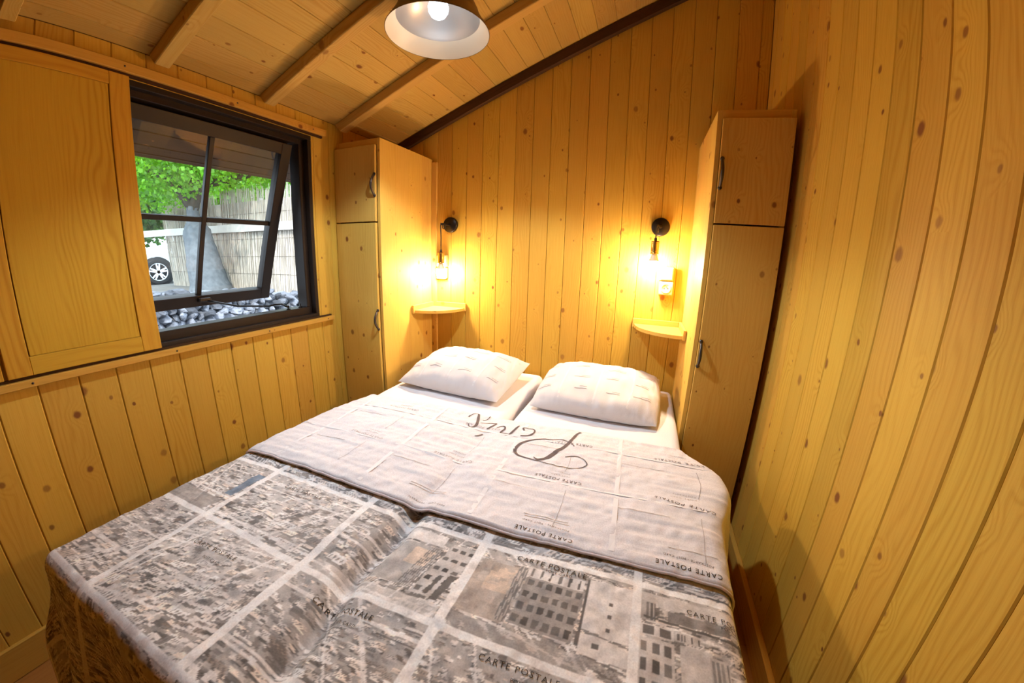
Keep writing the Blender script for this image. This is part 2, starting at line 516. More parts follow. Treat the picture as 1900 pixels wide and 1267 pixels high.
# ------------------------------------------------------------------ window_1
win = tag(empty('window_1', (L, (WY0 + WY1) / 2, WZ0)), kind='structure')
fx0, fx1 = L - 0.105, L + 0.001
def fr(name, lo, hi, par=win, bev=0.002):
    return box(name, lo, hi, FRAMEM, par, bev)
# stepped outer frame: a slim face ring and a deeper rebate ring
for nm, lo, hi in (('frame_head', (fx1 - 0.035, WY0, WZ1 - 0.022), (fx1, WY1, WZ1)),
                   ('frame_sill', (fx1 - 0.035, WY0, WZ0), (fx1, WY1, WZ0 + 0.026)),
                   ('frame_jamb', (fx1 - 0.035, WY0, WZ0 + 0.026), (fx1, WY0 + 0.022, WZ1 - 0.022)),
                   ('frame_jamb', (fx1 - 0.035, WY1 - 0.022, WZ0 + 0.026), (fx1, WY1, WZ1 - 0.022)),
                   ('rebate_head', (fx0, WY0, WZ1 - 0.046), (fx1 - 0.035, WY1, WZ1)),
                   ('rebate_sill', (fx0, WY0, WZ0), (fx1 - 0.035, WY1, WZ0 + 0.062)),
                   ('rebate_jamb', (fx0, WY0, WZ0 + 0.062), (fx1 - 0.035, WY0 + 0.052, WZ1 - 0.046)),
                   ('rebate_jamb', (fx0, WY1 - 0.050, WZ0 + 0.062), (fx1 - 0.035, WY1, WZ1 - 0.046))):
    fr(nm, lo, hi)
# top-hung sash, pushed outward
sa = Vector((-1.690, 0, 0.530)); sb = Vector((-1.960, 0, -0.257))
st = (sb - sa).normalized(); slen = (sb - sa).length
sn = Vector((-st.z, 0, st.x)) * -1.0            # inward normal
if sn.x < 0: sn = -sn
sash = bpy.data.objects.new('sash', None); COL.objects.link(sash); sash.parent = win
sash.matrix_parent_inverse = Matrix.Translation(parent_origin(win)).inverted()
SY0, SY1 = 0.625, 1.392
def sbar(name, y0, y1, t0, t1, n0, n1, mat=FRAMEM, bev=0.002):
    bm = bmesh.new()
    bm_box(bm, (t0, y0, n0), (t1, y1, n1), bev)
    for v in bm.verts:
        t, yy, n = v.co
        v.co = sa + st * t + sn * n + Vector((0, yy, 0))
    bmesh.ops.recalc_face_normals(bm, faces=bm.faces)
    return from_bm(name, bm, mat, sash)
sbar('sash_stile', SY0, SY0 + 0.055, 0, slen, -0.045, 0)
sbar('sash_stile', SY1 - 0.055, SY1, 0, slen, -0.045, 0)
sbar('sash_rail', SY0 + 0.055, SY1 - 0.055, 0, 0.055, -0.045, 0)
sbar('sash_rail', SY0 + 0.055, SY1 - 0.055, slen - 0.056, slen, -0.045, 0)
sbar('muntin', 0.998, 1.020, 0.055, slen - 0.056, -0.032, -0.012)
sbar('muntin', SY0 + 0.055, 0.998, 0.402, 0.424, -0.032, -0.012)
sbar('muntin', 1.020, SY1 - 0.055, 0.402, 0.424, -0.032, -0.012)
GLASS, nt, b = new_mat('window_glass')
b.inputs['Base Color'].default_value = (1, 1, 1, 1)
b.inputs['Roughness'].default_value = 0.0
b.inputs['Transmission Weight'].default_value = 1.0
b.inputs['IOR'].default_value = 1.45
lw = nt.nodes.new('ShaderNodeFresnel'); lw.inputs[0].default_value = 1.45
tr = nt.nodes.new('ShaderNodeBsdfTransparent'); tr.inputs[0].default_value = (0.94, 0.97, 0.96, 1)
gl = nt.nodes.new('ShaderNodeBsdfGlossy'); gl.inputs['Roughness'].default_value = 0.0
ms = nt.nodes.new('ShaderNodeMixShader')
nt.links.new(lw.outputs[0], ms.inputs[0]); nt.links.new(tr.outputs[0], ms.inputs[1]); nt.links.new(gl.outputs[0], ms.inputs[2])
nt.links.new(ms.outputs[0], nt.nodes['Material Output'].inputs[0])
for y0, y1 in ((SY0 + 0.052, 1.009), (1.009, SY1 - 0.052)):
    for t0, t1 in ((0.052, 0.413), (0.413, slen - 0.053)):
        bm = bmesh.new()
        q = [sa + st * t + sn * -0.022 + Vector((0, yy, 0)) for yy, t in ((y0, t0), (y1, t0), (y1, t1), (y0, t1))]
        f = bm.faces.new([bm.verts.new(p) for p in q])
        from_bm('pane', bm, GLASS, sash)
# casement stay
def sp(y, t, n): return sa + st * t + sn * n + Vector((0, y, 0))
p_hinge = sp(1.02, slen - 0.036, 0.012)
stay = [p_hinge, Vector((-1.83, 1.12, -0.262)), Vector((-1.745, 1.235, -0.272)), Vector((-1.728, 1.255, -0.266)), Vector((-1.712, 1.285, -0.266)), Vector((-1.700, 1.300, -0.280)), Vector((-1.695, 1.315, -0.284))]
tube('stay_arm', stay, 0.0045, BLACKM, win, 8)
bm = bmesh.new(); bm_box(bm, (-0.014, -0.028, -0.006), (0.014, 0.028, 0.012), 0.004, 2)
for v in bm.verts: v.co += p_hinge
from_bm('stay_bracket', bm, BLACKM, win)
for yy in (1.31, 1.385):
    bm = bmesh.new()
    bm_lathe(bm, [(0, 0), (0.011, 0), (0.011, 0.004), (0.004, 0.005), (0.004, 0.020), (0, 0.021)], (-1.697, yy, WZ0 + 0.062), 12)
    from_bm('stay_pin', bm, BLACKM, win, True)

# ------------------------------------------------------------------ wardrobes either side of the bed
def bow_handle(z0, z1, x, yface, par, label=None):
    pts, rad = [], []
    for i in range(13):
        f = i / 12
        pts.append((x, yface - 0.004 - 0.026 * math.sin(math.pi * f), z0 + (z1 - z0) * f))
        rad.append(0.0048 + 0.0022 * math.sin(math.pi * f))
    bm = bm_tube(bmesh.new(), pts, rad, 8)
    for z in (z0, z1):
        bm_lathe(bm, [(0, 0), (0.0085, 0), (0.008, 0.004), (0.004, 0.006), (0, 0.006)], (x, yface, z), 12, (0, -1, 0))
    o = from_bm('handle', bm, IRON, par, True)
    if label: o['label'] = label
    return o

YF = 1.64
def wardrobe(x0, x1, hx, label, zt, inner_right):
    t = tag(empty('wardrobe', ((x0 + x1) / 2, (YF + D) / 2, FLOOR)), label, 'wardrobe', 'slim wardrobes at the bed head')
    st_ = 0.018
    yb = D - 0.001
    fr_y = YF
    # sides come flush to the face; glued staves make up the panel that shows
    for (xa, xb, vis) in ((x0, x0 + st_, not inner_right), (x1 - st_, x1, inner_right)):
        if vis:
            ys = [fr_y, fr_y + 0.135, fr_y + 0.262, fr_y + 0.40, fr_y + 0.485, yb]
            for a, b_ in zip(ys, ys[1:]):
                box('side_board', (xa, a, FLOOR), (xb, b_ - 0.0004, zt), PINE_F, t, 0.0006, (0, 0, 1))
        else:
            box('side_panel', (xa, fr_y, FLOOR), (xb, yb, zt), PINE_F, t, 0.001, (0, 0, 1))
    box('top_panel', (x0 + st_, fr_y, zt - 0.034), (x1 - st_, yb, zt), PINE_F, t, 0.001, (1, 0, 0))
    box('back_panel', (x0 + st_, yb - 0.006, FLOOR + 0.05), (x1 - st_, yb, zt - 0.034), PINE_F, t, 0, (0, 0, 1))
    box('plinth', (x0 + st_, fr_y + 0.004, FLOOR), (x1 - st_, fr_y + 0.022, FLOOR + 0.05), PINE_F, t, 0.001, (1, 0, 0))
    da, db = x0 + st_ * (0.15 if inner_right else 1.0) + 0.001, x1 - st_ * (1.0 if inner_right else 0.15) - 0.001
    d1 = box('upper_door', (da, fr_y - 0.002, 0.158), (db, fr_y - 0.0195, zt - 0.036), PINE_F, t, 0.0012, (0, 0, 1))
    d2 = box('lower_door', (da, fr_y - 0.002, FLOOR + 0.055), (db, fr_y - 0.0195, 0.151), PINE_F, t, 0.0012, (0, 0, 1))
    yh = fr_y - 0.0195
    bow_handle(0.292, 0.402, hx, yh, d1)
    bow_handle(-0.428, -0.322, hx, yh, d2)
    return t
wardrobe(L + 0.001, -1.337, -1.357, 'narrow pine wardrobe in the corner beside the window', 0.590, True)
wardrobe(0.240, 0.522, 0.266, 'narrow pine wardrobe with a dark gap beside the right wall', 0.590, False)
box_c = tag(box('trim_4', (-1.336, D - 0.020, FLOOR), (-1.300, D - 0.0005, 0.572), PINE_F, None, 0.002, (0, 0, 1)), kind='structure')

# ------------------------------------------------------------------ corner shelves
def shelf(xc, sgn, zt, rad, label):
    """xc: the wardrobe side it is fixed to, sgn: direction away from it."""
    t = tag(empty('corner_shelf', (xc, D, zt - 0.02)), label, 'shelf', 'quarter round corner shelves')
    n = 22
    arc = []
    for i in range(n + 1):
        a = math.pi / 2 * i / n
        # a shallow curve whose ends stop at the two lips
        arc.append((xc + sgn * (rad * math.sin(a) ** 0.92), D - rad * math.cos(a) ** 0.92))
    poly = [(xc + sgn * 0.002, D - 0.002)] + [(min(max(px, -9), 9), py) for px, py in arc]
    bm = bmesh.new()
    bm_prism(bm, [(px, py - 0.0005, zt - 0.018) for px, py in poly], (0, 0, 0.018))
    from_bm('shelf_board', bm, PINE_F, t, grain=(1, 0, 0))
    xa, xb = sorted((xc + sgn * 0.002, xc + sgn * 0.017))
    box('lip', (xa, D - rad - 0.012, zt - 0.020), (xb, D - 0.003, zt + 0.030), PINE_F, t, 0.0015, (0, 1, 0))
    xa, xb = sorted((xc + sgn * 0.018, xc + sgn * (rad + 0.010)))
    box('lip', (xa, D - 0.018, zt - 0.020), (xb, D - 0.003, zt + 0.030), PINE_F, t, 0.0015, (1, 0, 0))
    return t
shelf(-1.337, 1, -0.360, 0.245, 'small quarter round pine shelf by the window side wardrobe')
shelf(0.240, -1, -0.362, 0.262, 'small quarter round pine shelf below the power socket')

# ------------------------------------------------------------------ bedside wall lamps
BULB = emit('warm_bulb_glow', SCONCE_COL, SCONCE_W)
def wall_lamp(bx, bz, px, py, zsock, label):
    t = tag(empty('wall_lamp', (bx, D, bz)), label, 'lamp', 'black wall lamps with bare bulbs')
    lathe('wall_plate', [(0, 0), (0.049, 0), (0.049, 0.018), (0.045, 0.023), (0, 0.024)], (bx, D - 0.0005, bz), BLACKM, t, 40, (0, -1, 0))
    dx = px - bx
    arm = [(bx, D - 0.022, bz), (bx + dx * 0.35, D - 0.05, bz), (bx + dx * 0.85, py + 0.012, bz), (px, py + 0.002, bz - 0.004)]
    tube('arm', arm, [0.009, 0.0075, 0.0065, 0.006], BLACKM, t, 12)
    loop = []
    for i in range(15):
        a = math.radians(-200 + 300 * i / 14)
        loop.append((bx + dx * 0.75 + 0.004, py + 0.022 + 0.018 * math.cos(a), bz - 0.012 + 0.018 * math.sin(a)))
    tube('cord_loop', loop, 0.003, BLACKP, t, 8)
    cord = [(px, py + 0.001, bz + 0.006), (px - 0.001, py - 0.002, bz - 0.01), (px + 0.001, py, (bz + zsock) / 2), (px, py, zsock + 0.004)]
    tube('cord', cord, 0.0034, BLACKP, t, 8)
    lathe('cord_grip', [(0.0035, 0.016), (0.007, 0.014), (0.008, 0), (0, 0)], (px, py, zsock), BLACKP, t, 16)
    lathe('socket', [(0, 0.0), (0.017, -0.001), (0.0205, -0.004), (0.0215, -0.007), (0.0205, -0.009), (0.0205, -0.014), (0.0213, -0.016), (0.0205, -0.018),
                     (0.0205, -0.052), (0.0213, -0.054), (0.0205, -0.056), (0.0205, -0.062), (0.022, -0.064), (0.022, -0.068), (0.013, -0.069)], (px, py, zsock), BRASS, t, 28)
    zb = zsock - 0.069
    bl = lathe('bulb', [(0.0275, -0.036), (0.0298, -0.046), (0.0303, -0.055), (0.029, -0.066), (0.025, -0.077), (0.018, -0.086), (0.009, -0.0905), (0, -0.092)], (px, py, zb), BULB, t, 28)
    lathe('bulb_collar', [(0.0135, 0.001), (0.015, -0.004), (0.0165, -0.012), (0.021, -0.024), (0.0275, -0.036)], (px, py, zb), COLLAR, bl, 28)
    return t
wall_lamp(-1.198, 0.172, -1.216, 2.068, -0.003, 'black wall lamp hanging its bulb over the shelf by the window side wardrobe')
wall_lamp(0.0735, 0.176, 0.0505, 2.068, 0.098, 'black wall lamp on a short cord above the power socket')

# switches and sockets
def outlet(xc, z0, z1, w, label, kind, nm, cat):
    t = tag(empty(nm, (xc, D, (z0 + z1) / 2)), label, cat)
    zc = (z0 + z1) / 2
    box('housing', (xc - w / 2, D - 0.042, z0), (xc + w / 2, D - 0.0005, z1), WHITEP, t, 0.006, None, 3, True)
    if kind == 'switch':
        bm = bm_box(bmesh.new(), (xc - w / 2 + 0.006, D - 0.050, z0 + 0.006), (xc + w / 2 - 0.006, D - 0.040, z1 - 0.006), 0.003, 2)
        for v in bm.verts:
            if v.co.y < D - 0.045: v.co.y += 0.006 * (v.co.z - z0) / (z1 - z0)
        from_bm('rocker', bm, WHITEP, t, True)
    else:
        lathe('socket_well', [(0.027, 0.003), (0.0245, 0.0045), (0.022, 0.004), (0.0205, 0.0012), (0, 0.0006)], (xc, D - 0.0415, zc), WHITEP, t, 32, (0, -1, 0))
        for dx in (-0.0095, 0.0095):
            lathe('pin_hole', [(0, 0.0016), (0.0035, 0.0016), (0.0035, 0.0005)], (xc + dx, D - 0.0415, zc), DARKHOLE, t, 12, (0, -1, 0))
        tube('earth_pin', [(xc, D - 0.0415, zc + 0.012), (xc, D - 0.055, zc + 0.012)], 0.0024, IRON, t, 8)
outlet(0.127, -0.110, -0.036, 0.074, 'cream rocker light switch above the power socket', 'switch', 'light_switch', 'switch')
outlet(0.130, -0.187, -0.114, 0.074, 'cream power socket below the light switch', 'socket', 'power_socket', 'socket')
outlet(-1.250, -0.097, -0.022, 0.070, 'cream light switch half hidden behind the hanging bulb by the window', 'switch', 'light_switch', 'switch')
outlet(-1.252, -0.176, -0.101, 0.070, 'cream power socket behind the glowing bulb by the window', 'socket', 'power_socket', 'socket')

# ------------------------------------------------------------------ pendant lamp
PX, PY, PZ = -0.731, 1.205, 0.763
pend = tag(empty('pendant_lamp', (PX, PY, PZ)), 'bronze dome pendant lamp with a cream flared rim under the ceiling', 'lamp')
outer = [(0.180, 0.0), (0.1815, 0.002), (0.179, 0.006), (0.150, 0.052), (0.146, 0.060), (0.140, 0.078), (0.122, 0.112), (0.092, 0.142), (0.058, 0.160), (0.040, 0.166), (0.038, 0.200), (0.030, 0.206), (0, 0.207)]
lathe('shade', outer, (PX, PY, PZ), SHADE_OUT, pend, 64)
lathe('rim_liner', [(0.1795, 0.001), (0.1765, 0.004), (0.1475, 0.051), (0.1455, 0.053)], (PX, PY, PZ), SHADE_RIM, pend, 64)
lathe('reflector', [(0.1455, 0.053), (0.142, 0.062), (0.136, 0.078), (0.118, 0.110), (0.090, 0.138), (0.056, 0.156), (0.036, 0.160)], (PX, PY, PZ), SHADE_IN, pend, 64)
lathe('lamp_holder', [(0.036, 0.160), (0.030, 0.158), (0.024, 0.150), (0.024, 0.132), (0.016, 0.130)], (PX, PY, PZ), COLLAR, pend, 32)
PB = emit('pendant_bulb_glow', PENDANT_COL, PENDANT_W)
lathe('bulb', [(0.016, 0.130), (0.022, 0.120), (0.032, 0.106), (0.036, 0.092), (0.034, 0.078), (0.026, 0.064), (0.014, 0.056), (0, 0.054)], (PX, PY, PZ), PB, pend, 32)
sp_d = bpy.data.lights.new('pendant_light', 'SPOT')
sp_d.energy = PENDANT_SPOT; sp_d.color = PENDANT_COL; sp_d.spot_size = math.radians(126); sp_d.spot_blend = 0.32; sp_d.shadow_soft_size = 0.03
sp_o = bpy.data.objects.new('pendant_light', sp_d); COL.objects.link(sp_o); sp_o.location = (PX, PY, PZ + 0.048)
zc = ceil(PX)
tube('stem', [(PX, PY, PZ + 0.20), (PX, PY, zc - 0.010)], 0.006, BLACKM, pend, 12)
lathe('ceiling_rose', [(0, -0.034), (0.035, -0.032), (0.045, -0.020), (0.047, 0.018), (0, 0.018)], (PX, PY, zc), BLACKM, pend, 32)

# ------------------------------------------------------------------ bed
BX0, BX1, BSPLIT = -1.270, 0.235, -0.528
BY0, BY1 = 0.165, 2.150
ZM = -0.735
bed = tag(empty('bed_frame', ((BX0 + BX1) / 2, 1.15, FLOOR)), 'pine base under the two mattresses, hidden by the duvet', 'bed')
for nm, lo, hi in (('side_rail', (BX0 + 0.01, BY0 + 0.03, FLOOR + 0.10), (BX0 + 0.035, BY1, FLOOR + 0.33)),
                   ('side_rail', (BX1 - 0.035, BY0 + 0.03, FLOOR + 0.10), (BX1 - 0.01, BY1, FLOOR + 0.33)),
                   ('foot_board', (BX0 + 0.035, BY0 + 0.03, FLOOR + 0.10), (BX1 - 0.035, BY0 + 0.055, FLOOR + 0.33)),
                   ('slat_deck', (BX0 + 0.035, BY0 + 0.055, FLOOR + 0.31), (BX1 - 0.035, BY1, FLOOR + 0.33))):
    box(nm, lo, hi, PINE_T, bed, 0.003, (0, 1, 0))
for lx in (BX0 + 0.012, BX1 - 0.072):
    for ly in (BY0 + 0.04, 1.62 - 0.07):
        box('leg', (lx, ly, FLOOR), (lx + 0.06, ly + 0.06, FLOOR + 0.10), PINE_T, bed, 0.003, (0, 0, 1))

def vnoise(xx, yy, seed=0):
    """smooth value noise, vectorised."""
    xi = np.floor(xx).astype(np.int64); yi = np.floor(yy).astype(np.int64)
    fx = xx - xi; fy = yy - yi
    fx = fx * fx * (3 - 2 * fx); fy = fy * fy * (3 - 2 * fy)
    def h(a, b_):
        n = (a * 374761393 + b_ * 668265263 + seed * 982451653) & 0xffffffff
        n = ((n ^ (n >> 13)) * 1274126177) & 0xffffffff
        return ((n ^ (n >> 16)) & 0xffff) / 65535.0
    return (h(xi, yi) * (1 - fx) + h(xi + 1, yi) * fx) * (1 - fy) + (h(xi, yi + 1) * (1 - fx) + h(xi + 1, yi + 1) * fx) * fy - 0.5

def grid_mesh(name, X, Y, Z):
    n, m = X.shape
    co = np.stack([X, Y, Z], -1).reshape(-1, 3).astype(np.float32)
    idx = np.arange(n * m).reshape(n, m)
    f = np.stack([idx[:-1, :-1], idx[1:, :-1], idx[1:, 1:], idx[:-1, 1:]], -1).reshape(-1, 4).astype(np.int32)
    me = bpy.data.meshes.new(name)
    me.vertices.add(len(co)); me.vertices.foreach_set('co', co.ravel())
    me.loops.add(f.size); me.loops.foreach_set('vertex_index', f.ravel())
    me.polygons.add(len(f)); me.polygons.foreach_set('loop_start', np.arange(0, f.size, 4, dtype=np.int32)); me.polygons.foreach_set('loop_total', np.full(len(f), 4, np.int32))
    me.update(); me.validate()
    me.polygons.foreach_set('use_smooth', np.ones(len(f), bool))
    return me

def mattress(x0, x1, label, seed):
    t = tag(empty('mattress', ((x0 + x1) / 2, (BY0 + BY1) / 2, ZM - 0.22)), label, 'mattress', 'mattresses side by side')
    box('core', (x0 + 0.006, BY0 + 0.006, FLOOR + 0.33), (x1 - 0.006, BY1 - 0.006, ZM - 0.008), TICK, t, 0.03, None, 3, True)
    # fitted sheet: a rounded shell with slight ripples
    nx, ny = 60, 130
    r = 0.036
    def prof(n, a, b_):
        k = np.linspace(-1, 1, n); s_ = np.sign(k) * (1 - (1 - np.abs(k)) ** 1.6)
        return (a + b_) / 2 + s_ * (b_ - a) / 2
    u = prof(nx, x0 - 0.10, x1 + 0.10); v = prof(ny, BY0 - 0.10, BY1 + 0.10)
    U, V = np.meshgrid(u, v, indexing='ij')
    X, Y, Z = drape(U, V, x0 + r, x1 - r, BY0 + r, BY1 - r, ZM, r, 0.0, 0.0, 0.0, 0.0)
    Z += 0.006 * vnoise(X * 9, Y * 7, seed) + 0.003 * vnoise(X * 30 + Y * 12, Y * 10, seed + 3)
    sh = from_me('fitted_sheet', grid_mesh('fitted_sheet', X, Y, Z), SHEET, t, True)
    return t

def drape(U, V, x0, x1, y0, y1, zt, r, fl_l, fl_r, fl_f, fl_h):
    """flat cloth coordinates to a cloth lying on a rounded block, its overhang falling with a flare."""
    dxl = np.maximum(x0 - U, 0); dxr = np.maximum(U - x1, 0); dyf = np.maximum(y0 - V, 0); dyh = np.maximum(V - y1, 0)
    dx = dxr - dxl; dy = dyh - dyf
    e = np.hypot(dx, dy) + 1e-9
    nx, ny = dx / e, dy / e
    fl = (fl_l * (dxl / e) ** 2 + fl_r * (dxr / e) ** 2 + fl_f * (dyf / e) ** 2 + fl_h * (dyh / e) ** 2)
    q = r * math.pi / 2
    a = np.minimum(e, q) / r
    rest = np.maximum(e - q, 0)
    out = r * np.sin(a) + rest * fl
    drop = r * (1 - np.cos(a)) + rest * np.sqrt(np.maximum(1 - fl * fl, 0.05))
    X = np.clip(U, x0, x1) + nx * out
    Y = np.clip(V, y0, y1) + ny * out
    return X, Y, zt - drop

mattress(BX0, BSPLIT - 0.006, 'mattress in a white fitted sheet on the window side of the bed', 11)
mattress(BSPLIT + 0.022, BX1, 'mattress in a white fitted sheet beside the right wardrobe', 23)

# ---- duvet
ZG = -0.699
def groove(X, Y):
    xc = -0.515 + 0.010 * np.sin(Y * 9.0) + 0.006 * np.sin(Y * 23)
    return np.exp(-((X - xc) / 0.028) ** 2)

def wr(X, Y, seed):
    """creases: directional ripples in patches"""
    p = 0.008 * vnoise(X * 4.5, Y * 4.5, seed)
    p += 0.0065 * vnoise(X * 9 + Y * 6, Y * 11 - X * 3, seed + 1)
    q = vnoise(X * 3.2, Y * 3.2, seed + 2)
    p += 0.0065 * np.abs(vnoise(X * 26 + Y * 30, Y * 9 - X * 8, seed + 4)) * np.clip(q + 0.35, 0, 1)
    p += 0.004 * vnoise(X * 48 - Y * 10, Y * 40, seed + 5)
    return p

def top_relief(U, V, dip=1.0):
    return (wr(U, V, 3) - 0.038 * dip * groove(U, V) * np.clip((V - 0.1) / 0.2, 0, 1) * np.clip((1.15 - V) / 0.5, 0.25, 1)
            + 0.012 * np.sin(np.clip((U + 1.238) / 0.72, 0, 1) * math.pi) + 0.012 * np.sin(np.clip((U + 0.515) / 0.77, 0, 1) * math.pi))

def duvet_surface(U, V):
    X, Y, Z = drape(U, V, -1.225, 0.248, 0.170, 3.0, ZG, 0.042, 0.33, 0.10, 0.20, 0)
    hang = np.clip((ZG - Z) / 0.25, 0, 1)
    top = 1 - np.clip((ZG - Z) / 0.05, 0, 1)
    Z = Z + top * top_relief(U, V)
    # soft pleats in the overhang
    X = X + hang * (0.020 * np.sin(V * 21) * (U < -1.24)) + hang * (0.010 * np.sin(V * 17) * (U > 0.26))
    Y = Y + hang * 0.018 * np.sin(U * 19) * (V < 0.17)
    return X, Y, Z

# the printed city: a sheet of picture postcards, painted once as a flat print
RES = 0.002
GX0, GY0, GX1, GY1 = -1.60, -0.40, 0.64, 0.86
CW, CH = int((GX1 - GX0) / RES), int((GY1 - GY0) / RES)
canvas = np.zeros((CW, CH, 3))
xs = GX0 + (np.arange(CW) + 0.5) * RES; ys = GY0 + (np.arange(CH) + 0.5) * RES
CXX, CYY = np.meshgrid(xs, ys, indexing='ij')
SEPIA = np.array([1.0, 0.93, 0.88])
def tone(v, warm=0.0): return np.array([v * (1 + warm), v * (0.965 + warm * 0.2), v * (0.945 - warm * 0.5)])
def quad(cx, cy, w, h, sk, col, a=1.0, sk2=0.0, clip=None):
    """skewed rectangle"""
    ext = w / 2 + abs(sk) * h / 2 + 0.01; exty = h / 2 + abs(sk2) * w / 2 + 0.01
    i0, i1 = int((cx - ext - GX0) / RES), int((cx + ext - GX0) / RES) + 1
    j0, j1 = int((cy - exty - GY0) / RES), int((cy + exty - GY0) / RES) + 1
    i0, j0 = max(i0, 0), max(j0, 0); i1, j1 = min(i1, CW), min(j1, CH)
    if clip:
        i0 = max(i0, int((clip[0] - GX0) / RES)); i1 = min(i1, int((clip[1] - GX0) / RES))
        j0 = max(j0, int((clip[2] - GY0) / RES)); j1 = min(j1, int((clip[3] - GY0) / RES))
    if i1 <= i0 or j1 <= j0: return
    sx = CXX[i0:i1, j0:j1] - cx; sy = CYY[i0:i1, j0:j1] - cy
    m = (np.abs(sx - sk * sy) < w / 2) & (np.abs(sy - sk2 * sx) < h / 2)
    sub = canvas[i0:i1, j0:j1]
    sub[m] = sub[m] * (1 - a) + np.asarray(col) * a
VX = [-1.75, -1.385, -1.02, -0.652, -0.290, 0.076, 0.441, 0.80]
HY = [-0.62, -0.36, -0.105, 0.158, 0.432, 0.672, 0.93]
pr = random.Random(5)
for i in range(len(VX) - 1):
    for j in range(len(HY) - 1):
        c = (VX[i], VX[i + 1], HY[j], HY[j + 1])
        cx, cy, w, h = (c[0] + c[1]) / 2, (c[2] + c[3]) / 2, c[1] - c[0], c[3] - c[2]
        base = pr.uniform(0.42, 0.58)
        quad(cx, cy, w, h, 0, tone(base), 1)
        sk = pr.choice([-0.9, -0.5, 0.35, 0.7, 1.1]); sk2 = pr.uniform(-0.22, 0.22)
        pale = 0.35 if cx < -0.65 else 0.0
        for k in range(560):
            x_, y_ = pr.uniform(c[0], c[1]), pr.uniform(c[2], c[3])
            f = 0.55 + 0.8 * (c[3] - y_) / h
            big = pr.random() ** 3
            bw, bh = (0.006 + 0.026 * big + pr.uniform(0, 0.010)) * f, (0.0035 + 0.012 * big + pr.uniform(0, 0.005)) * f
            v = pr.choice([0.86, 0.80, 0.90, 0.72, 0.60, 0.36, 0.24, 0.78, 0.16, 0.84, 0.46, 0.30])
            if pr.random() < pale: v = pr.uniform(0.75, 0.92)
            warm = pr.choice([0, 0, 0, 0.02, 0.06, 0.12])
            quad(x_, y_, bw, bh, sk, tone(v * pr.uniform(0.9, 1.08), warm), 0.9, sk2, c)
            quad(x_ + bw * 0.1, y_ - bh * 0.75, bw * 0.95, bh * 0.45, sk, tone(pr.uniform(0.10, 0.38)), 0.85, sk2, c)
            if big > 0.3:
                for q_ in range(4):
                    quad(x_ - bw * 0.36 + q_ * bw * 0.24, y_, bw * 0.10, bh * 0.6, sk, tone(0.18), 0.75, sk2, c)
        for k in range(3):
            y_ = pr.uniform(c[2], c[3]); quad(cx, y_, w, pr.uniform(0.004, 0.008), sk, tone(0.88), 0.8, sk2, c)
            x_ = pr.uniform(c[0], c[1]); quad(x_, cy, pr.uniform(0.004, 0.007), h * 1.3, sk, tone(0.88), 0.8, sk2, c)
        for k in range(16):
            x_, y_ = pr.uniform(c[0], c[1]), pr.uniform(c[2], c[3])
            quad(x_, y_, pr.uniform(0.02, 0.10), pr.uniform(0.003, 0.006), sk, tone(pr.choice([0.8, 0.75, 0.15])), 0.9, sk2, c)
def facade(x0, x1, y0, y1, nx_, ny_, wall, win_, fw=0.5, fh=0.5, sk=0.0):
    quad((x0 + x1) / 2, (y0 + y1) / 2, x1 - x0, y1 - y0, sk, wall, 1)
    for a in range(nx_):
        for b_ in range(ny_):
            yy = y0 + (b_ + 0.5) * (y1 - y0) / ny_
            quad(x0 + (a + 0.5) * (x1 - x0) / nx_ + sk * (yy - (y0 + y1) / 2), yy, (x1 - x0) / nx_ * fw, (y1 - y0) / ny_ * fh, sk, win_ * pr.uniform(0.7, 1.6), 1)
# the pictures that can be made out beside the fold
quad(-0.225, 0.555, 0.110, 0.15, 0.1, tone(0.40, 0.12), 1); quad(-0.215, 0.585, 0.06, 0.07, 0.1, tone(0.55, 0.26), 0.75)
for k in range(60): quad(pr.uniform(-0.28, -0.17), pr.uniform(0.48, 0.63), pr.uniform(.004, .02), pr.uniform(.004, .02), 0, tone(pr.uniform(.25, .6), .1), .5)
facade(-0.163, -0.036, 0.490, 0.612, 6, 4, tone(0.34, 0.02), tone(0.10), 0.62, 0.55, 0.07)
facade(-0.163, -0.036, 0.612, 0.640, 6, 1, tone(0.66), tone(0.14), 0.25, 0.8, 0.07)
quad(-0.178, 0.560, 0.022, 0.15, 0.08, tone(0.45, 0.05), 1)
for k in range(5): quad(-0.187 + k * 0.0045, 0.56, 0.0025, 0.15, 0.08, tone(0.2), 1)
quad(-0.028, 0.57, 0.007, 0.16, 0.03, tone(0.13), 1)
quad(0.022, 0.586, 0.094, 0.128, 0.0, tone(0.74), 1); quad(0.022, 0.497, 0.092, 0.044, 0.0, tone(0.70), 1); quad(0.02, 0.52, 0.09, 0.0035, 0, tone(0.25), 1, -0.12)
for yy in (0.60, 0.570, 0.540): quad(0.024, yy, 0.009, 0.010, 0, tone(0.15), 1)
quad(0.005, 0.500, 0.014, 0.014, 0, tone(0.14), 1)
quad(-0.14, 0.452, 0.27, 0.04, 0, tone(0.42), 0.6)
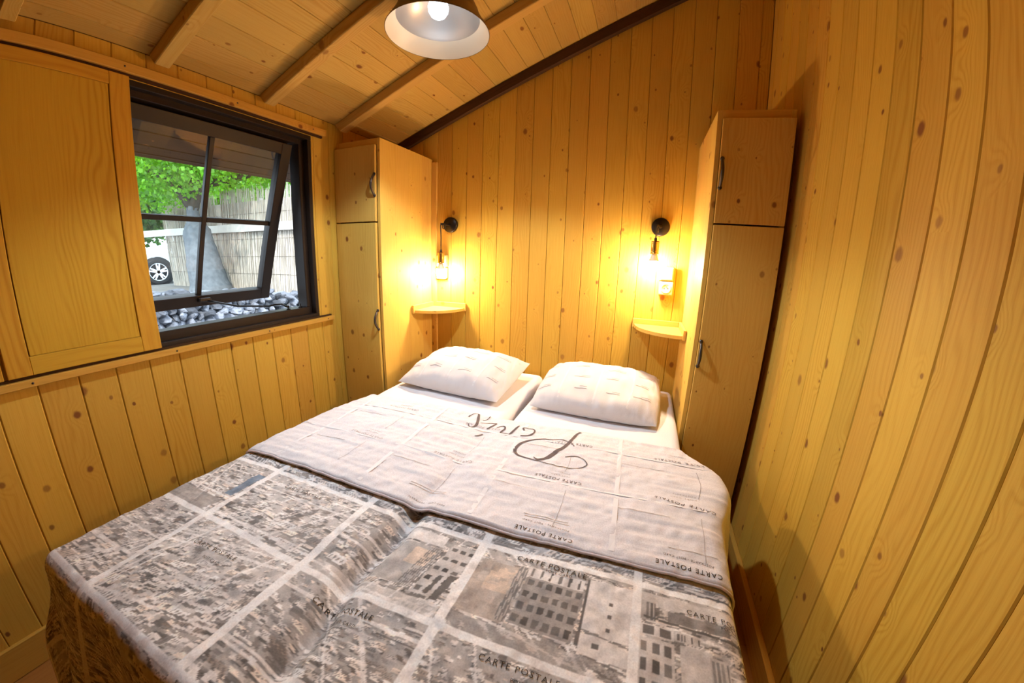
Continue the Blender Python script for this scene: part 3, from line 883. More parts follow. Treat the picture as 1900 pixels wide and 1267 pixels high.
# cell right of it
quad(0.21, 0.642, 0.26, 0.03, 0, tone(0.62), 1); facade(0.084, 0.115, 0.59, 0.635, 8, 1, tone(0.45), tone(0.15), 0.35, 0.9)
quad(0.165, 0.650, 0.026, 0.018, 0.5, tone(0.70), 1); quad(0.20, 0.610, 0.12, 0.024, 0, tone(0.24), 0.9); quad(0.20, 0.592, 0.22, 0.006, 0, tone(0.16), 1, -0.05)
facade(0.086, 0.150, 0.555, 0.582, 2, 1, tone(0.66), tone(0.12), 0.6, 0.7); facade(0.155, 0.20, 0.560, 0.578, 7, 1, tone(0.6), tone(0.15), 0.4, 0.8)
facade(0.082, 0.150, 0.44, 0.552, 3, 3, tone(0.62), tone(0.17), 0.55, 0.62); quad(0.19, 0.50, 0.06, 0.11, 0, tone(0.60), 1); facade(0.215, 0.25, 0.45, 0.545, 4, 1, tone(0.5), tone(0.2), 0.5, 0.9)
# cell left of the facade: tower with windows, terracotta wall
quad(-0.44, 0.55, 0.11, 0.12, 0.15, tone(0.48), 1); quad(-0.415, 0.575, 0.055, 0.05, 0.15, tone(0.62, 0.22), 0.8)
quad(-0.44, 0.636, 0.12, 0.035, 0, tone(0.78), 1)
facade(-0.372, -0.305, 0.48, 0.64, 3, 5, tone(0.55), tone(0.13), 0.6, 0.42, 0.18)
quad(-0.320, 0.515, 0.018, 0.075, 0.2, tone(0.14), 1); quad(-0.345, 0.515, 0.010, 0.06, 0.2, tone(0.14), 1)
for k in range(7): quad(-0.415 + k * 0.006, 0.545, 0.003, 0.13, 0.2, tone(0.22), 0.9)
quad(-0.47, 0.455, 0.33, 0.03, 0, tone(0.70), 0.6)
# park and pool on the window side
quad(-1.20, 0.46, 0.30, 0.07, 0.3, tone(0.34, 0.02), 0.85); quad(-1.05, 0.575, 0.03, 0.11, 0.1, np.array([0.20, 0.27, 0.36]), 0.9)
# the white margins between the cards
for x_ in VX: quad(x_, 0.2, 0.019, 2.4, 0, tone(0.98), 0.95)
for y_ in HY: quad(-0.5, y_, 3.0, 0.017, 0, tone(0.98), 0.95)
# worn ink
wear = 0.86 + 0.34 * (vnoise(CXX * 45, CYY * 45, 31) + 0.6 * vnoise(CXX * 120, CYY * 120, 32))
fade = 0.02 + 0.10 * (vnoise(CXX * 5, CYY * 5, 33) + 0.5)
canvas = np.clip(((canvas - 0.45) * 1.22 + 0.50) * wear[..., None], 0.03, 0.90)
canvas = canvas * (1 - fade[..., None]) + 0.84 * np.array([1.0, 0.97, 0.97]) * fade[..., None]

def sample(U, V):
    i = np.clip(((U - GX0) / RES).astype(int), 0, CW - 1); j = np.clip(((V - GY0) / RES).astype(int), 0, CH - 1)
    return canvas[i, j]

def set_col(me, rgb):
    at = me.color_attributes.new('Print', 'FLOAT_COLOR', 'POINT')
    c = np.concatenate([rgb.reshape(-1, 3), np.ones((rgb.size // 3, 1))], 1).astype(np.float32)
    at.data.foreach_set('color', c.ravel())

duvet = tag(empty('duvet', (-0.5, 0.75, ZG)), 'double duvet printed with grey city postcards, top end folded back to its white side', 'duvet')
u = np.arange(-1.238 - 0.36, 0.258 + 0.38, 0.0027)
v = np.concatenate([np.arange(0.170 - 0.50, 0.80, 0.0027), np.arange(0.80, 1.12, 0.02)])
U, V = np.meshgrid(u, v, indexing='ij')
X, Y, Z = duvet_surface(U, V)
me = grid_mesh('city_side', X, Y, Z)
set_col(me, sample(U, V))
city = from_me('city_side', me, CLOTH, duvet, True)

# folded-back white side
ZB = ZG + 0.018
FY0, FY1 = 0.716, 1.348
def band_surface(U, V):
    X, Y, Z = drape(U, V, -1.218, 0.245, -9, 9, ZB, 0.050, 0.33, 0.12, 0, 0)
    top = 1 - np.clip((ZB - Z) / 0.06, 0, 1)
    # the right side bulges out beside the wardrobe; both head end corners are drawn in
    sm = lambda t: np.clip(t, 0, 1) ** 2 * (3 - 2 * np.clip(t, 0, 1))
    side = sm((U - 0.16) / 0.12)
    X = X + side * (0.062 * np.exp(-((V - 1.14) / 0.17) ** 2) - 0.075 * sm((V - 1.20) / 0.15))
    X = X + sm((-1.10 - U) / 0.12) * 0.050 * sm((V - 1.05) / 0.32)
    Z = Z + top * (top_relief(U, V, 0.35) + 0.0035 * vnoise(U * 4 + V * 2, V * 62, 44) + 0.0022 * vnoise(U * 9 - V * 4, V * 120, 45) + 0.004 * vnoise(U * 10, V * 16, 46))
    hang = np.clip((ZB - Z) / 0.25, 0, 1)
    X = X + hang * 0.012 * np.sin(V * 24)
    # rounded crease at the head end, thin lip at the free end
    k = np.clip((V - (FY1 - 0.022)) / 0.022, 0, 1)
    Z = Z - 0.030 * (1 - np.sqrt(np.maximum(1 - k * k, 0)))
    k2 = np.clip(((FY0 + 0.010) - V) / 0.010, 0, 1)
    Z = Z - 0.012 * (1 - np.sqrt(np.maximum(1 - k2 * k2, 0)))
    return X, Y, Z
u = np.arange(-1.238 - 0.30, 0.268 + 0.34, 0.006)
v = np.unique(np.concatenate([np.linspace(FY0, FY0 + 0.012, 6), np.arange(FY0 + 0.012, FY1 - 0.024, 0.006), np.linspace(FY1 - 0.024, FY1, 12)]))
U, V = np.meshgrid(u, v, indexing='ij')
X, Y, Z = band_surface(U, V)
me = grid_mesh('folded_white_side', X, Y, Z)
set_col(me, np.broadcast_to(np.array([0.725, 0.71, 0.735]), U.shape + (3,)))
band = from_me('folded_white_side', me, CLOTH, duvet, True)
band['label'] = 'white lettered underside folded back over the duvet'
uu = np.arange(-1.238 - 0.27, 0.268 + 0.28, 0.012)
hx, hy, hz = band_surface(uu, np.full_like(uu, FY0 + 0.001))
tube('hem', list(zip(hx, hy - 0.001, hz - 0.001)), 0.0036, HEM, duvet, 6)

# print on the folded side, lying on the cloth
def conform(me, surf, lift):
    n = len(me.vertices)
    co = np.empty(n * 3); me.vertices.foreach_get('co', co); co = co.reshape(-1, 3)
    X, Y, Z = surf(co[:, 0], co[:, 1])
    out = np.stack([X, Y, Z + lift], 1)
    me.vertices.foreach_set('co', out.astype(np.float32).ravel()); me.update()

def text_mesh(body, a, b_):
    """flat letters along the segment a -> b_ (cloth coordinates), reading from a to b_."""
    cu = bpy.data.curves.new('lettering', 'FONT'); cu.body = body; cu.size = 1.0; cu.resolution_u = 3; cu.space_character = 1.22
    to = bpy.data.objects.new('lettering', cu); COL.objects.link(to)
    bpy.context.view_layer.update()
    me = bpy.data.meshes.new_from_object(to.evaluated_get(bpy.context.evaluated_depsgraph_get()))
    bpy.data.objects.remove(to); bpy.data.curves.remove(cu)
    n = len(me.vertices)
    co = np.empty(n * 3); me.vertices.foreach_get('co', co); co = co.reshape(-1, 3)
    a, b_ = np.array(a), np.array(b_); d = b_ - a; ln = np.hypot(*d); d = d / ln; pn = np.array([-d[1], d[0]])
    sc = ln / co[:, 0].max()
    xy = a + np.outer(co[:, 0] * sc, d) + np.outer(co[:, 1] * sc, pn)
    me.vertices.foreach_set('co', np.concatenate([xy, np.zeros((n, 1))], 1).astype(np.float32).ravel()); me.update()
    return me, sc

def write(body, a, b_, surf, par, mat, lift=0.0012):
    me, sc = text_mesh(body, a, b_)
    conform(me, surf, lift)
    return from_me('lettering', me, mat, par)

def stroke_bm(bm, pts, w):
    """ribbon along pts with width w (number or list)."""
    pts = [np.array(p, float) for p in pts]
    # resample smoothly (Catmull-Rom)
    res, ws = [], []
    wl_ = w if isinstance(w, (list, tuple)) else [w] * len(pts)
    for i in range(len(pts) - 1):
        p0 = pts[max(i - 1, 0)]; p1 = pts[i]; p2 = pts[i + 1]; p3 = pts[min(i + 2, len(pts) - 1)]
        for k in range(6):
            t = k / 6
            res.append(0.5 * (2 * p1 + (p2 - p0) * t + (2 * p0 - 5 * p1 + 4 * p2 - p3) * t * t + (3 * p1 - p0 - 3 * p2 + p3) * t ** 3))
            ws.append(wl_[i] * (1 - t) + wl_[i + 1] * t)
    res.append(pts[-1]); ws.append(wl_[-1])
    L_, R_ = [], []
    for i, p in enumerate(res):
        d = res[min(i + 1, len(res) - 1)] - res[max(i - 1, 0)]
        d = d / (np.hypot(*d) + 1e-9); n = np.array([-d[1], d[0]]) * ws[i] / 2
        L_.append(bm.verts.new((*(p + n), 0))); R_.append(bm.verts.new((*(p - n), 0)))
    for i in range(len(res) - 1):
        bm.faces.new((L_[i], R_[i], R_[i + 1], L_[i + 1]))

def strokes(name, items, surf, par, mat, lift=0.0013, label=None, bold=1.0):
    bm = bmesh.new()
    for pts, w in items: stroke_bm(bm, pts, [q_ * bold for q_ in w] if isinstance(w, list) else w)
    me = bpy.data.meshes.new(name); bm.to_mesh(me); bm.free()
    conform(me, surf, lift)
    o = from_me(name, me, mat, par)
    if name.startswith('printed'): o['kind'] = 'stuff'
    if label: o['label'] = label
    return o

script = [
 ([(-0.166, 1.32), (-0.178, 1.298), (-0.187, 1.248), (-0.204, 1.185), (-0.223, 1.143), (-0.242, 1.102), (-0.26, 1.076), (-0.275, 1.071), (-0.289, 1.083)], [.007, .007, .008, .010, .011, .012, .010, .005, .002]),
 ([(-0.17, 1.198), (-0.194, 1.226), (-0.244, 1.229), (-0.3, 1.21), (-0.332, 1.19), (-0.358, 1.157), (-0.366, 1.126), (-0.364, 1.104), (-0.351, 1.083), (-0.331, 1.075), (-0.288, 1.065), (-0.23, 1.056), (-0.175, 1.055), (-0.15, 1.059), (-0.121, 1.073), (-0.108, 1.095), (-0.123, 1.12), (-0.148, 1.133), (-0.169, 1.13), (-0.187, 1.119)], [.002, .0025, .003, .004, .006, .008, .009, .009, .008, .006, .003, .002, .002, .002, .0025, .003, .0025, .003, .004, .003]),
 ([(-0.378, 1.257), (-0.388, 1.272), (-0.381, 1.280), (-0.367, 1.278), (-0.35, 1.282), (-0.339, 1.268), (-0.34, 1.24), (-0.359, 1.219), (-0.38, 1.213)], [.006, .005, .003, .002, .004, .005, .005, .006, .006]),
 ([(-0.409, 1.291), (-0.414, 1.266), (-0.42, 1.227), (-0.426, 1.211)], [.004, .006, .007, .006]),
 ([(-0.423, 1.214), (-0.445, 1.216), (-0.463, 1.217), (-0.455, 1.241), (-0.461, 1.261), (-0.474, 1.263), (-0.490, 1.246)], [.003, .003, .004, .006, .005, .003, .002]),
 ([(-0.505, 1.284), (-0.512, 1.254), (-0.525, 1.229)], [.006, .008, .005]),
 ([(-0.505, 1.284), (-0.533, 1.28), (-0.566, 1.257)], [.003, .0025, .002]),
 ([(-0.635, 1.290), (-0.632, 1.305), (-0.622, 1.326), (-0.606, 1.330), (-0.590, 1.290), (-0.575, 1.242), (-0.580, 1.221), (-0.596, 1.217), (-0.610, 1.235)], [.006, .003, .003, .006, .009, .009, .006, .004, .003]),
 ([(-0.55, 1.329), (-0.552, 1.308), (-0.56, 1.293), (-0.569, 1.289)], [.003, .002, .002, .003]),
 ([(-0.524, 1.186), (-0.535, 1.167), (-0.546, 1.159)], [.005, .004, .002]),
]
strokes('script_lettering', script, band_surface, band, INK, 0.0016, 'handwritten word Paris printed upside down on the fold', 1.35)
for a, b_, m, s_ in (((-0.106, 0.989), (-0.256, 0.996), INK, 1), ((0.262, 0.975), (0.112, 1.000), INK, 1), ((-0.469, 0.982), (-0.617, 0.988), INK2, 1),
                     ((-0.83, 0.975), (-0.98, 0.981), INK2, 1), ((-0.849, 1.246), (-1.001, 1.249), INK2, 1), ((-0.106, 1.222), (-0.258, 1.216), INK, 1),
                     ((0.265, 1.235), (0.112, 1.229), INK, 1), ((-0.47, 1.24), (-0.62, 1.24), INK2, 1), ((-1.19, 0.965), (-1.30, 0.971), INK2, 1),
                     ((0.262, 0.740), (0.112, 0.744), INK3, 1)):
    write('CARTE POSTALE', a, b_, band_surface, band, m)
for cx, cy, m in ((-0.18, 1.012, INK2), (0.185, 1.022, INK2), (-0.545, 1.008, INK2), (-0.93, 1.268, INK2), (0.19, 1.252, INK2), (-0.905, 1.000, INK2)):
    write('POST CARD', (cx + 0.032, cy), (cx - 0.028, cy + 0.001), band_surface, band, m)
    write('POSTKARTE', (cx + 0.030, cy + 0.016), (cx - 0.020, cy + 0.017), band_surface, band, m)
write('POSTKARTE - POST CARD', (0.246, 0.765), (0.130, 0.769), band_surface, band, INK)
write('POSTKARTE - POST CARD', (-0.10, 0.766), (-0.225, 0.772), band_surface, band, INK)
write('CARTE POSTALE', (-0.085, 0.739), (-0.235, 0.743), band_surface, band, INK3)
write('POST CARD - POSTKARTE', (-0.44, 0.742), (-0.56, 0.744), band_surface, band, INK)
rules = []
for x_, y_ in ((-0.356, 0.904), (0.010, 0.902), (0.003, 1.150), (-0.727, 0.897), (-0.726, 1.138), (-1.09, 0.90), (-0.36, 1.16), (-1.09, 1.14)):
    rules.append(([(x_, y_), (x_ + 0.07, y_ + 0.002), (x_ + 0.14, y_ + 0.004)], 0.0016))
for x_, y_ in ((-0.165, 0.785), (0.20, 0.790), (-0.53, 0.79), (-0.17, 0.794), (-0.53, 0.80)):
    rules.append(([(x_ - 0.06, y_), (x_ + 0.06, y_ + 0.002)], 0.0018))
for x_, ya, yb in ((0.220, 1.03, 1.18), (0.228, 0.767, 0.933), (-0.145, 0.76, 0.933), (-0.168, 1.036, 1.13), (-0.51, 1.04, 1.17), (-0.51, 0.79, 0.93), (-0.875, 0.79, 0.93), (-0.875, 1.04, 1.17)):
    rules.append(([(x_, ya), (x_ + 0.003, (ya + yb) / 2), (x_, yb)], 0.0013))
strokes('printed_rules', rules, band_surface, band, INK2, 0.0012)
margins = []
for x_ in (0.0, -0.372, -0.745, -1.11):
    margins.append(([(x_ - 0.012, 1.345), (x_ - 0.004, 1.1), (x_ + 0.008, 0.735)], 0.014))
for y_ in (0.962, 1.205):
    margins.append(([(-1.20, y_), (-0.5, y_ + 0.003), (0.24, y_ + 0.006)], 0.008))
strokes('printed_margins', margins, band_surface, band, WHITEINK, 0.0009)
# lettering over the city pictures
for a, b_ in (((-0.933, 0.353), (-0.792, 0.366)), ((-0.201, 0.653), (-0.036, 0.645)), ((0.177, 0.627), (0.325, 0.623)), ((-0.560, 0.380), (-0.411, 0.390)), ((-0.187, 0.400), (-0.040, 0.405)), ((-0.93, 0.62), (-0.785, 0.625))):
    write('CARTE POSTALE', a, b_, duvet_surface, city, INK3, 0.0020)
    mx_ = (a[0] * 0.55 + b_[0] * 0.45)
    write('POST CARD', (mx_, a[1] - 0.016), (mx_ + 0.06, a[1] - 0.0155), duvet_surface, city, INK3, 0.0020)

# ---- pillows
def pillow(cx, cy, cz, a, b_, h, rot, tilt, label, seed, corner=0.10, box_=2.6):
    t = tag(empty('pillow', (cx, cy, cz)), label, 'pillow', 'white printed pillows')
    n, m = 96, 72
    k = np.linspace(-1, 1, n); l = np.linspace(-1, 1, m)
    A, B_ = np.meshgrid(np.sin(k * math.pi / 2), np.sin(l * math.pi / 2), indexing='ij')
    def surf(A, B_, side):
        prof = np.maximum(1 - np.abs(A) ** box_, 0) ** 0.60 * np.maximum(1 - np.abs(B_) ** (box_ * 0.9), 0) ** 0.60
        x_ = A * a * np.sqrt(1 - corner * B_ ** 2) * (1 - 0.04 * (1 - B_ ** 2) * (np.abs(A) ** 4)); y_ = B_ * b_ * np.sqrt(1 - corner * A ** 2) * (1 - 0.06 * (1 - A ** 2) * (np.abs(B_) ** 4))
        z_ = side * h * prof * (1.0 if side > 0 else 0.55)
        edge = 1 - prof
        crk = vnoise(A * 9 + 3, B_ * 3.5 + A * 2, seed) * 0.010 + np.abs(vnoise(A * 17 + B_ * 3, B_ * 4 + 9, seed + 1)) * 0.011 * np.clip(edge * 1.6, 0.2, 1) + 0.012 * vnoise(A * 3.2 + 5, B_ * 3 + 1, seed + 2)
        z_ = z_ + (crk * np.minimum(prof * 3, 1)) * (1 if side > 0 else 0.4)
        return x_, y_, z_
    cr, sr = math.cos(rot), math.sin(rot)
    cti, sti = math.cos(tilt), math.sin(tilt)
    def place(x_, y_, z_):
        y2 = y_ * cti - z_ * sti; z2 = y_ * sti + z_ * cti
        return cx + x_ * cr - y2 * sr, cy + x_ * sr + y2 * cr, cz + z2
    mesh_parts = []
    for side, nm in ((1, 'case_front'), (-1, 'case_back')):
        X, Y, Z = place(*surf(A, B_, side))
        me = grid_mesh(nm, X, Y, Z)
        o = from_me(nm, me, PILLOWC, t, True)
        mesh_parts.append(o)
        if side < 0: me.flip_normals()
    # faint card print
    def psurf(u_, v_):
        x_, y_, z_ = surf(u_, v_, 1)
        return place(x_, y_, z_)
    front = mesh_parts[0]
    items = []
    for x0 in (-0.55, 0.0, 0.52): items.append(([(x0, -0.86), (x0 + 0.01, 0), (x0, 0.86)], 0.030))
    strokes('printed_margins', items, psurf, front, PILLOWW, 0.0010)
    items = []
    rr = random.Random(seed)
    for xq in (-0.82, -0.28, 0.24, 0.72):
        for yq in (-0.55, -0.1, 0.35, 0.7):
            if abs(xq) > 0.8 and abs(yq) > 0.6: continue
            x1 = xq + rr.uniform(-0.06, 0.06)
            ln_ = rr.uniform(0.09, 0.15)
            items.append(([(x1 - ln_, yq), (x1, yq + 0.004), (x1 + ln_, yq + 0.002)], 0.013))
            items.append(([(x1 - 0.02, yq + 0.055), (x1 + ln_ * 0.5, yq + 0.057), (x1 + ln_, yq + 0.055)], 0.008))
    strokes('printed_rules', items, psurf, front, INK2P, 0.0010)
    return t
PILLOWC = simple('pillow_cotton', (0.63, 0.615, 0.63), 0.9, spec=0.15, bump=0.08, nscale=200)
PILLOWW = simple('pillow_white_line', (0.69, 0.68, 0.69), 0.9, spec=0.1)
INK2P = simple('pillow_print_ink', (0.27, 0.25, 0.26), 0.9, spec=0.1)
pillow(-0.905, 1.800, -0.668, 0.318, 0.235, 0.105, math.radians(-4), math.radians(10), 'plump white printed pillow on the window side mattress', 5, 0.08, 2.6)
pillow(-0.156, 1.812, -0.674, 0.318, 0.250, 0.085, math.radians(-2), math.radians(9), 'flatter white printed pillow beside the right wardrobe', 9, 0.14, 4.2)

# ------------------------------------------------------------------ outside
GROUND = -1.62
TER = -0.80
SOIL = simple('pale_gravel', (0.15, 0.145, 0.14), 0.95, spec=0.1, noise=0.3, nscale=9)
tag(box('ground', (-6.2, -8, GROUND - 0.1), (L - 0.2, 14, GROUND), SOIL), kind='structure')
tag(box('terrain', (-40, -12, GROUND - 0.1), (-5.55, 30, TER), SOIL), kind='structure')

# roof overhang outside the window
ev = tag(empty('roof_1', (L - 0.3, 0.6, CZ)), kind='structure')
for k in range(5):
    xa = L - 0.12 - 0.095 * k
    p0 = Vector((xa, -1.6, ceil(xa) + 0.0))
    from_me('soffit_board', plank_mesh(p0, (0, 1, 0), -ct, cn, 4.6, 0.10, t=0.014, c=0.003), EAVEW, ev, grain=(0, 1, 0))
xe = L - 0.555
box('fascia_board', (xe - 0.022, -1.6, ceil(xe) - 0.005), (xe, 3.0, ceil(xe) + 0.13), EAVEW, ev, 0.003, (0, 1, 0))
bm = bmesh.new(); bm_prism(bm, [(L - 0.09, -1.6, ceil(L - 0.09) + 0.018), (xe, -1.6, ceil(xe) + 0.018), (xe, -1.6, ceil(xe) + 0.06), (L - 0.09, -1.6, ceil(L - 0.09) + 0.06)], (0, 4.6, 0))
from_bm('roof_deck', bm, EAVEW, ev)

# dry stone wall: rubble stones, each its own
STONE = simple('grey_limestone', (0.13, 0.137, 0.155), 0.95, spec=0.1, noise=0.75, nscale=3.0, bump=0.8)
_nt = STONE.node_tree
_oi = _nt.nodes.new('ShaderNodeObjectInfo'); _hs = _nt.nodes.new('ShaderNodeHueSaturation'); _mr = _nt.nodes.new('ShaderNodeMapRange')
_mr.inputs['To Min'].default_value = 0.35; _mr.inputs['To Max'].default_value = 1.5
_nt.links.new(_oi.outputs['Random'], _mr.inputs['Value']); _nt.links.new(_mr.outputs[0], _hs.inputs['Value'])
_nt.links.new(_nt.nodes['Principled BSDF'].inputs['Base Color'].links[0].from_socket, _hs.inputs['Color'])
_nt.links.new(_hs.outputs[0], _nt.nodes['Principled BSDF'].inputs['Base Color'])
sw = tag(empty('stone_wall', (-5.3, 3.2, GROUND)), 'low dry stone wall of grey rubble outside the window', 'wall')
stone_me = []
for k in range(7):
    bm = bmesh.new(); bmesh.ops.create_icosphere(bm, subdivisions=2, radius=1.0)
    rr = random.Random(k)
    offs = [Vector((rr.uniform(-1, 1), rr.uniform(-1, 1), rr.uniform(-1, 1))).normalized() for _ in range(12)]
    for v in bm.verts:
        d = v.co.normalized(); q_ = 1.0
        for o_ in offs:
            c_ = d.dot(o_)
            if c_ > 0.60: q_ = min(q_, 0.63 / c_)
        v.co = d * q_ * rr.uniform(0.86, 1.14)
    me = bpy.data.meshes.new('stone'); bm.to_mesh(me); bm.free(); me.materials.append(STONE); stone_me.append(me)
box('rubble_core', (-5.95, 0.8, GROUND), (-5.42, 6.6, TER - 0.02), STONE, sw)
rr = random.Random(3)
row = 0; z = GROUND + 0.02
while z < -0.52:
    y = 1.1 + rr.uniform(0, 0.2)
    hrow = rr.uniform(0.055, 0.10)
    while y < 6.3:
        lim = -0.50 - 0.115 * (y - 2.2) + rr.uniform(-0.05, 0.04)
        wst = rr.uniform(0.05, 0.14)
        if z < lim and z > -1.30:
            o = bpy.data.objects.new('stone', rr.choice(stone_me)); link(o, sw); o.matrix_parent_inverse = Matrix.Translation(parent_origin(sw)).inverted()
            o.location = (-5.36 + rr.uniform(-0.05, 0.05), y + wst / 2, z + hrow / 2)
            o.scale = (0.19, wst * 0.78, hrow * 0.86); o.rotation_euler = (rr.uniform(-0.6, 0.6), rr.uniform(-0.4, 0.4), rr.uniform(-0.5, 0.5))
        y += wst
    z += hrow
# capping stones
y = 1.2
while y < 6.2:
    wst = rr.uniform(0.10, 0.26)
    lim = -0.53 - 0.105 * (y - 2.2)
    o = bpy.data.objects.new('stone', rr.choice(stone_me)); link(o, sw); o.matrix_parent_inverse = Matrix.Translation(parent_origin(sw)).inverted()
    o.location = (-5.52 + rr.uniform(-0.08, 0.05), y + wst / 2, max(lim, TER - 0.02)); o.scale = (0.22, wst * 0.70, 0.095)
    o.rotation_euler = (rr.uniform(-0.2, 0.2), rr.uniform(-0.15, 0.15), rr.uniform(-0.5, 0.5))
    y += wst

# reed screen fence with a timber rail
REED = simple('sun_bleached_reed', (0.38, 0.34, 0.285), 0.8, spec=0.2, noise=0.35, nscale=3.0)
RAILM = simple('pale_timber', (0.40, 0.37, 0.33), 0.7, noise=0.15, nscale=8)
fence = tag(empty('reed_fence', (-8, 4.95, TER)), 'tall bleached reed screen fence with a timber rail behind the stone wall', 'fence')
def reed_mat(x0, x1, yb, z0, z1f, seed, lean):
    rr = random.Random(seed)
    bm = bmesh.new()
    x = x0
    while x < x1:
        r_ = rr.uniform(0.004, 0.008)
        zt = z1f(x) + rr.gauss(0, 0.035) + (rr.random() < 0.12) * rr.uniform(0.0, 0.14)
        ln = lean(x) + rr.gauss(0, 0.03)
        yy = yb + rr.uniform(-0.010, 0.010)
        bm_tube(bm, [(x, yy, z0), (x + ln * 0.5, yy + rr.gauss(0, 0.008), (z0 + zt) / 2), (x + ln, yy + rr.gauss(0, 0.02), zt)], [r_, r_, r_ * 0.6], 4, False)
        x += rr.uniform(0.007, 0.0125)
    return bm
o = from_bm('reeds', reed_mat(-10.75, -3.9, 4.98, TER, lambda x: 1.22 + 0.04 * math.sin(x * 3), 1, lambda x: 0.10 if x > -8.5 else -0.12), REED, fence, True); o['kind'] = 'stuff'
box('reed_backing', (-10.5, 4.995, TER), (-3.9, 5.004, 1.0), REED, fence)
box('rail', (-14.5, 4.90, 0.40), (-3.9, 4.935, 0.56), RAILM, fence, 0.004, (1, 0, 0))
for x_ in (-10.3, -7.2, -4.6):
    box('post', (x_, 5.01, TER - 0.1), (x_ + 0.08, 5.09, 1.05), RAILM, fence, 0.004, (0, 0, 1))
for zz in (-0.45, -0.1, 0.25, 0.75):
    tube('wire', [(-10.7, 4.965, zz), (-3.95, 4.965, zz + 0.01)], 0.003, IRON, fence, 5)

# leaves
def leaf_cloud(name, n, centre, size, par, mat, seed, ls=(0.06, 0.12), shell=0.55):
    rr = np.random.default_rng(seed)
    d = rr.normal(size=(n, 3)); d /= np.linalg.norm(d, axis=1)[:, None]
    rad = (shell + (1 - shell) * rr.random(n)) ** 0.6
    c = np.array(centre) + d * rad[:, None] * np.array(size)
    c += 0.25 * np.stack([vnoise(c[:, 1] * 2, c[:, 2] * 2, 1), vnoise(c[:, 0] * 2, c[:, 2] * 2, 2), vnoise(c[:, 0] * 2, c[:, 1] * 2, 3)], 1)
    a = rr.normal(size=(n, 3)); a[:, 2] -= 0.5; a /= np.linalg.norm(a, axis=1)[:, None]
    b2 = rr.normal(size=(n, 3)); b2 -= (b2 * a).sum(1)[:, None] * a; b2 /= np.linalg.norm(b2, axis=1)[:, None]
    nn = np.cross(a, b2)
    s_ = rr.uniform(*ls, n)[:, None]
    p0 = c; p1 = c + a * s_ * 0.5 + b2 * s_ * 0.42 + nn * s_ * 0.12; p2 = c + a * s_; p3 = c + a * s_ * 0.5 - b2 * s_ * 0.42 + nn * s_ * 0.12
    co = np.stack([p0, p1, p2, p3], 1).reshape(-1, 3).astype(np.float32)
    k = np.arange(n) * 4
    f = np.stack([np.stack([k, k + 1, k + 2], 1), np.stack([k, k + 2, k + 3], 1)], 1).reshape(-1, 3).astype(np.int32)
    me = bpy.data.meshes.new(name)
    me.vertices.add(len(co)); me.vertices.foreach_set('co', co.ravel())
    me.loops.add(f.size); me.loops.foreach_set('vertex_index', f.ravel())
    me.polygons.add(len(f)); me.polygons.foreach_set('loop_start', np.arange(0, f.size, 3, dtype=np.int32)); me.polygons.foreach_set('loop_total', np.full(len(f), 3, np.int32))
    me.update()
    o = from_me(name, me, mat, par)
    o['kind'] = 'stuff'
    return o
def leaf_mat(name, col, trans):
    m, nt, b = new_mat(name)
    b.inputs['Base Color'].default_value = (*col, 1); b.inputs['Roughness'].default_value = 0.6
    tl = nt.nodes.new('ShaderNodeBsdfTranslucent'); tl.inputs[0].default_value = (*trans, 1)
    mixs = nt.nodes.new('ShaderNodeMixShader'); mixs.inputs[0].default_value = 0.45
    geo = nt.nodes.new('ShaderNodeNewGeometry')
    mr = nt.nodes.new('ShaderNodeMapRange'); mr.inputs['To Min'].default_value = 0.55; mr.inputs['To Max'].default_value = 1.25
    nt.links.new(geo.outputs['Random Per Island'], mr.inputs['Value'])
    for sock, c in ((b.inputs['Base Color'], col), (tl.inputs[0], trans)):
        mu = nt.nodes.new('ShaderNodeVectorMath'); mu.operation = 'MULTIPLY'; mu.inputs[0].default_value = c
        nt.links.new(mr.outputs[0], mu.inputs[1]); nt.links.new(mu.outputs[0], sock)
    nt.links.new(b.outputs[0], mixs.inputs[1]); nt.links.new(tl.outputs[0], mixs.inputs[2])
    nt.links.new(mixs.outputs[0], nt.nodes['Material Output'].inputs[0])
    return m
LEAF1 = leaf_mat('bright_leaf', (0.085, 0.260, 0.012), (0.22, 0.52, 0.015))
LEAF2 = leaf_mat('deep_leaf', (0.05, 0.16, 0.04), (0.10, 0.28, 0.06))
BARK = simple('grey_bark', (0.105, 0.115, 0.125), 0.95, spec=0.1, noise=0.5, nscale=12, bump=0.6)
tree = tag(empty('plane_tree', (-8.1, 4.42, TER)), 'old tree with a thick grey trunk in front of the reed fence', 'tree')
BRANCHM = simple('dark_branch_bark', (0.050, 0.046, 0.038), 0.95, spec=0.1, noise=0.5, nscale=12)
def bark_tube(name, pts, rads, par, seed):
    bm = bmesh.new()
    P_ = []
    for i in range(len(pts) - 1):
        for k in range(6):
            t = k / 6
            P_.append((Vector(pts[i]).lerp(Vector(pts[i + 1]), t), rads[i] * (1 - t) + rads[i + 1] * t))
    P_.append((Vector(pts[-1]), rads[-1]))
    bm_tube(bm, [p for p, _ in P_], [r for _, r in P_], 20)
    rr = random.Random(seed)
    for v in bm.verts:
        v.co += Vector((rr.uniform(-1, 1), rr.uniform(-1, 1), rr.uniform(-1, 1))) * 0.012
    return from_bm(name, bm, BARK if par.name.startswith('plane') and name == 'trunk' else BRANCHM, par, True)
bark_tube('trunk', [(-8.05, 4.42, TER - 0.1), (-8.1, 4.42, TER + 0.15), (-8.2, 4.40, -0.1), (-8.28, 4.38, 0.44), (-8.3, 4.36, 0.62), (-8.3, 4.36, 0.9)], [0.44, 0.36, 0.30, 0.24, 0.12, 0.10], tree, 1)
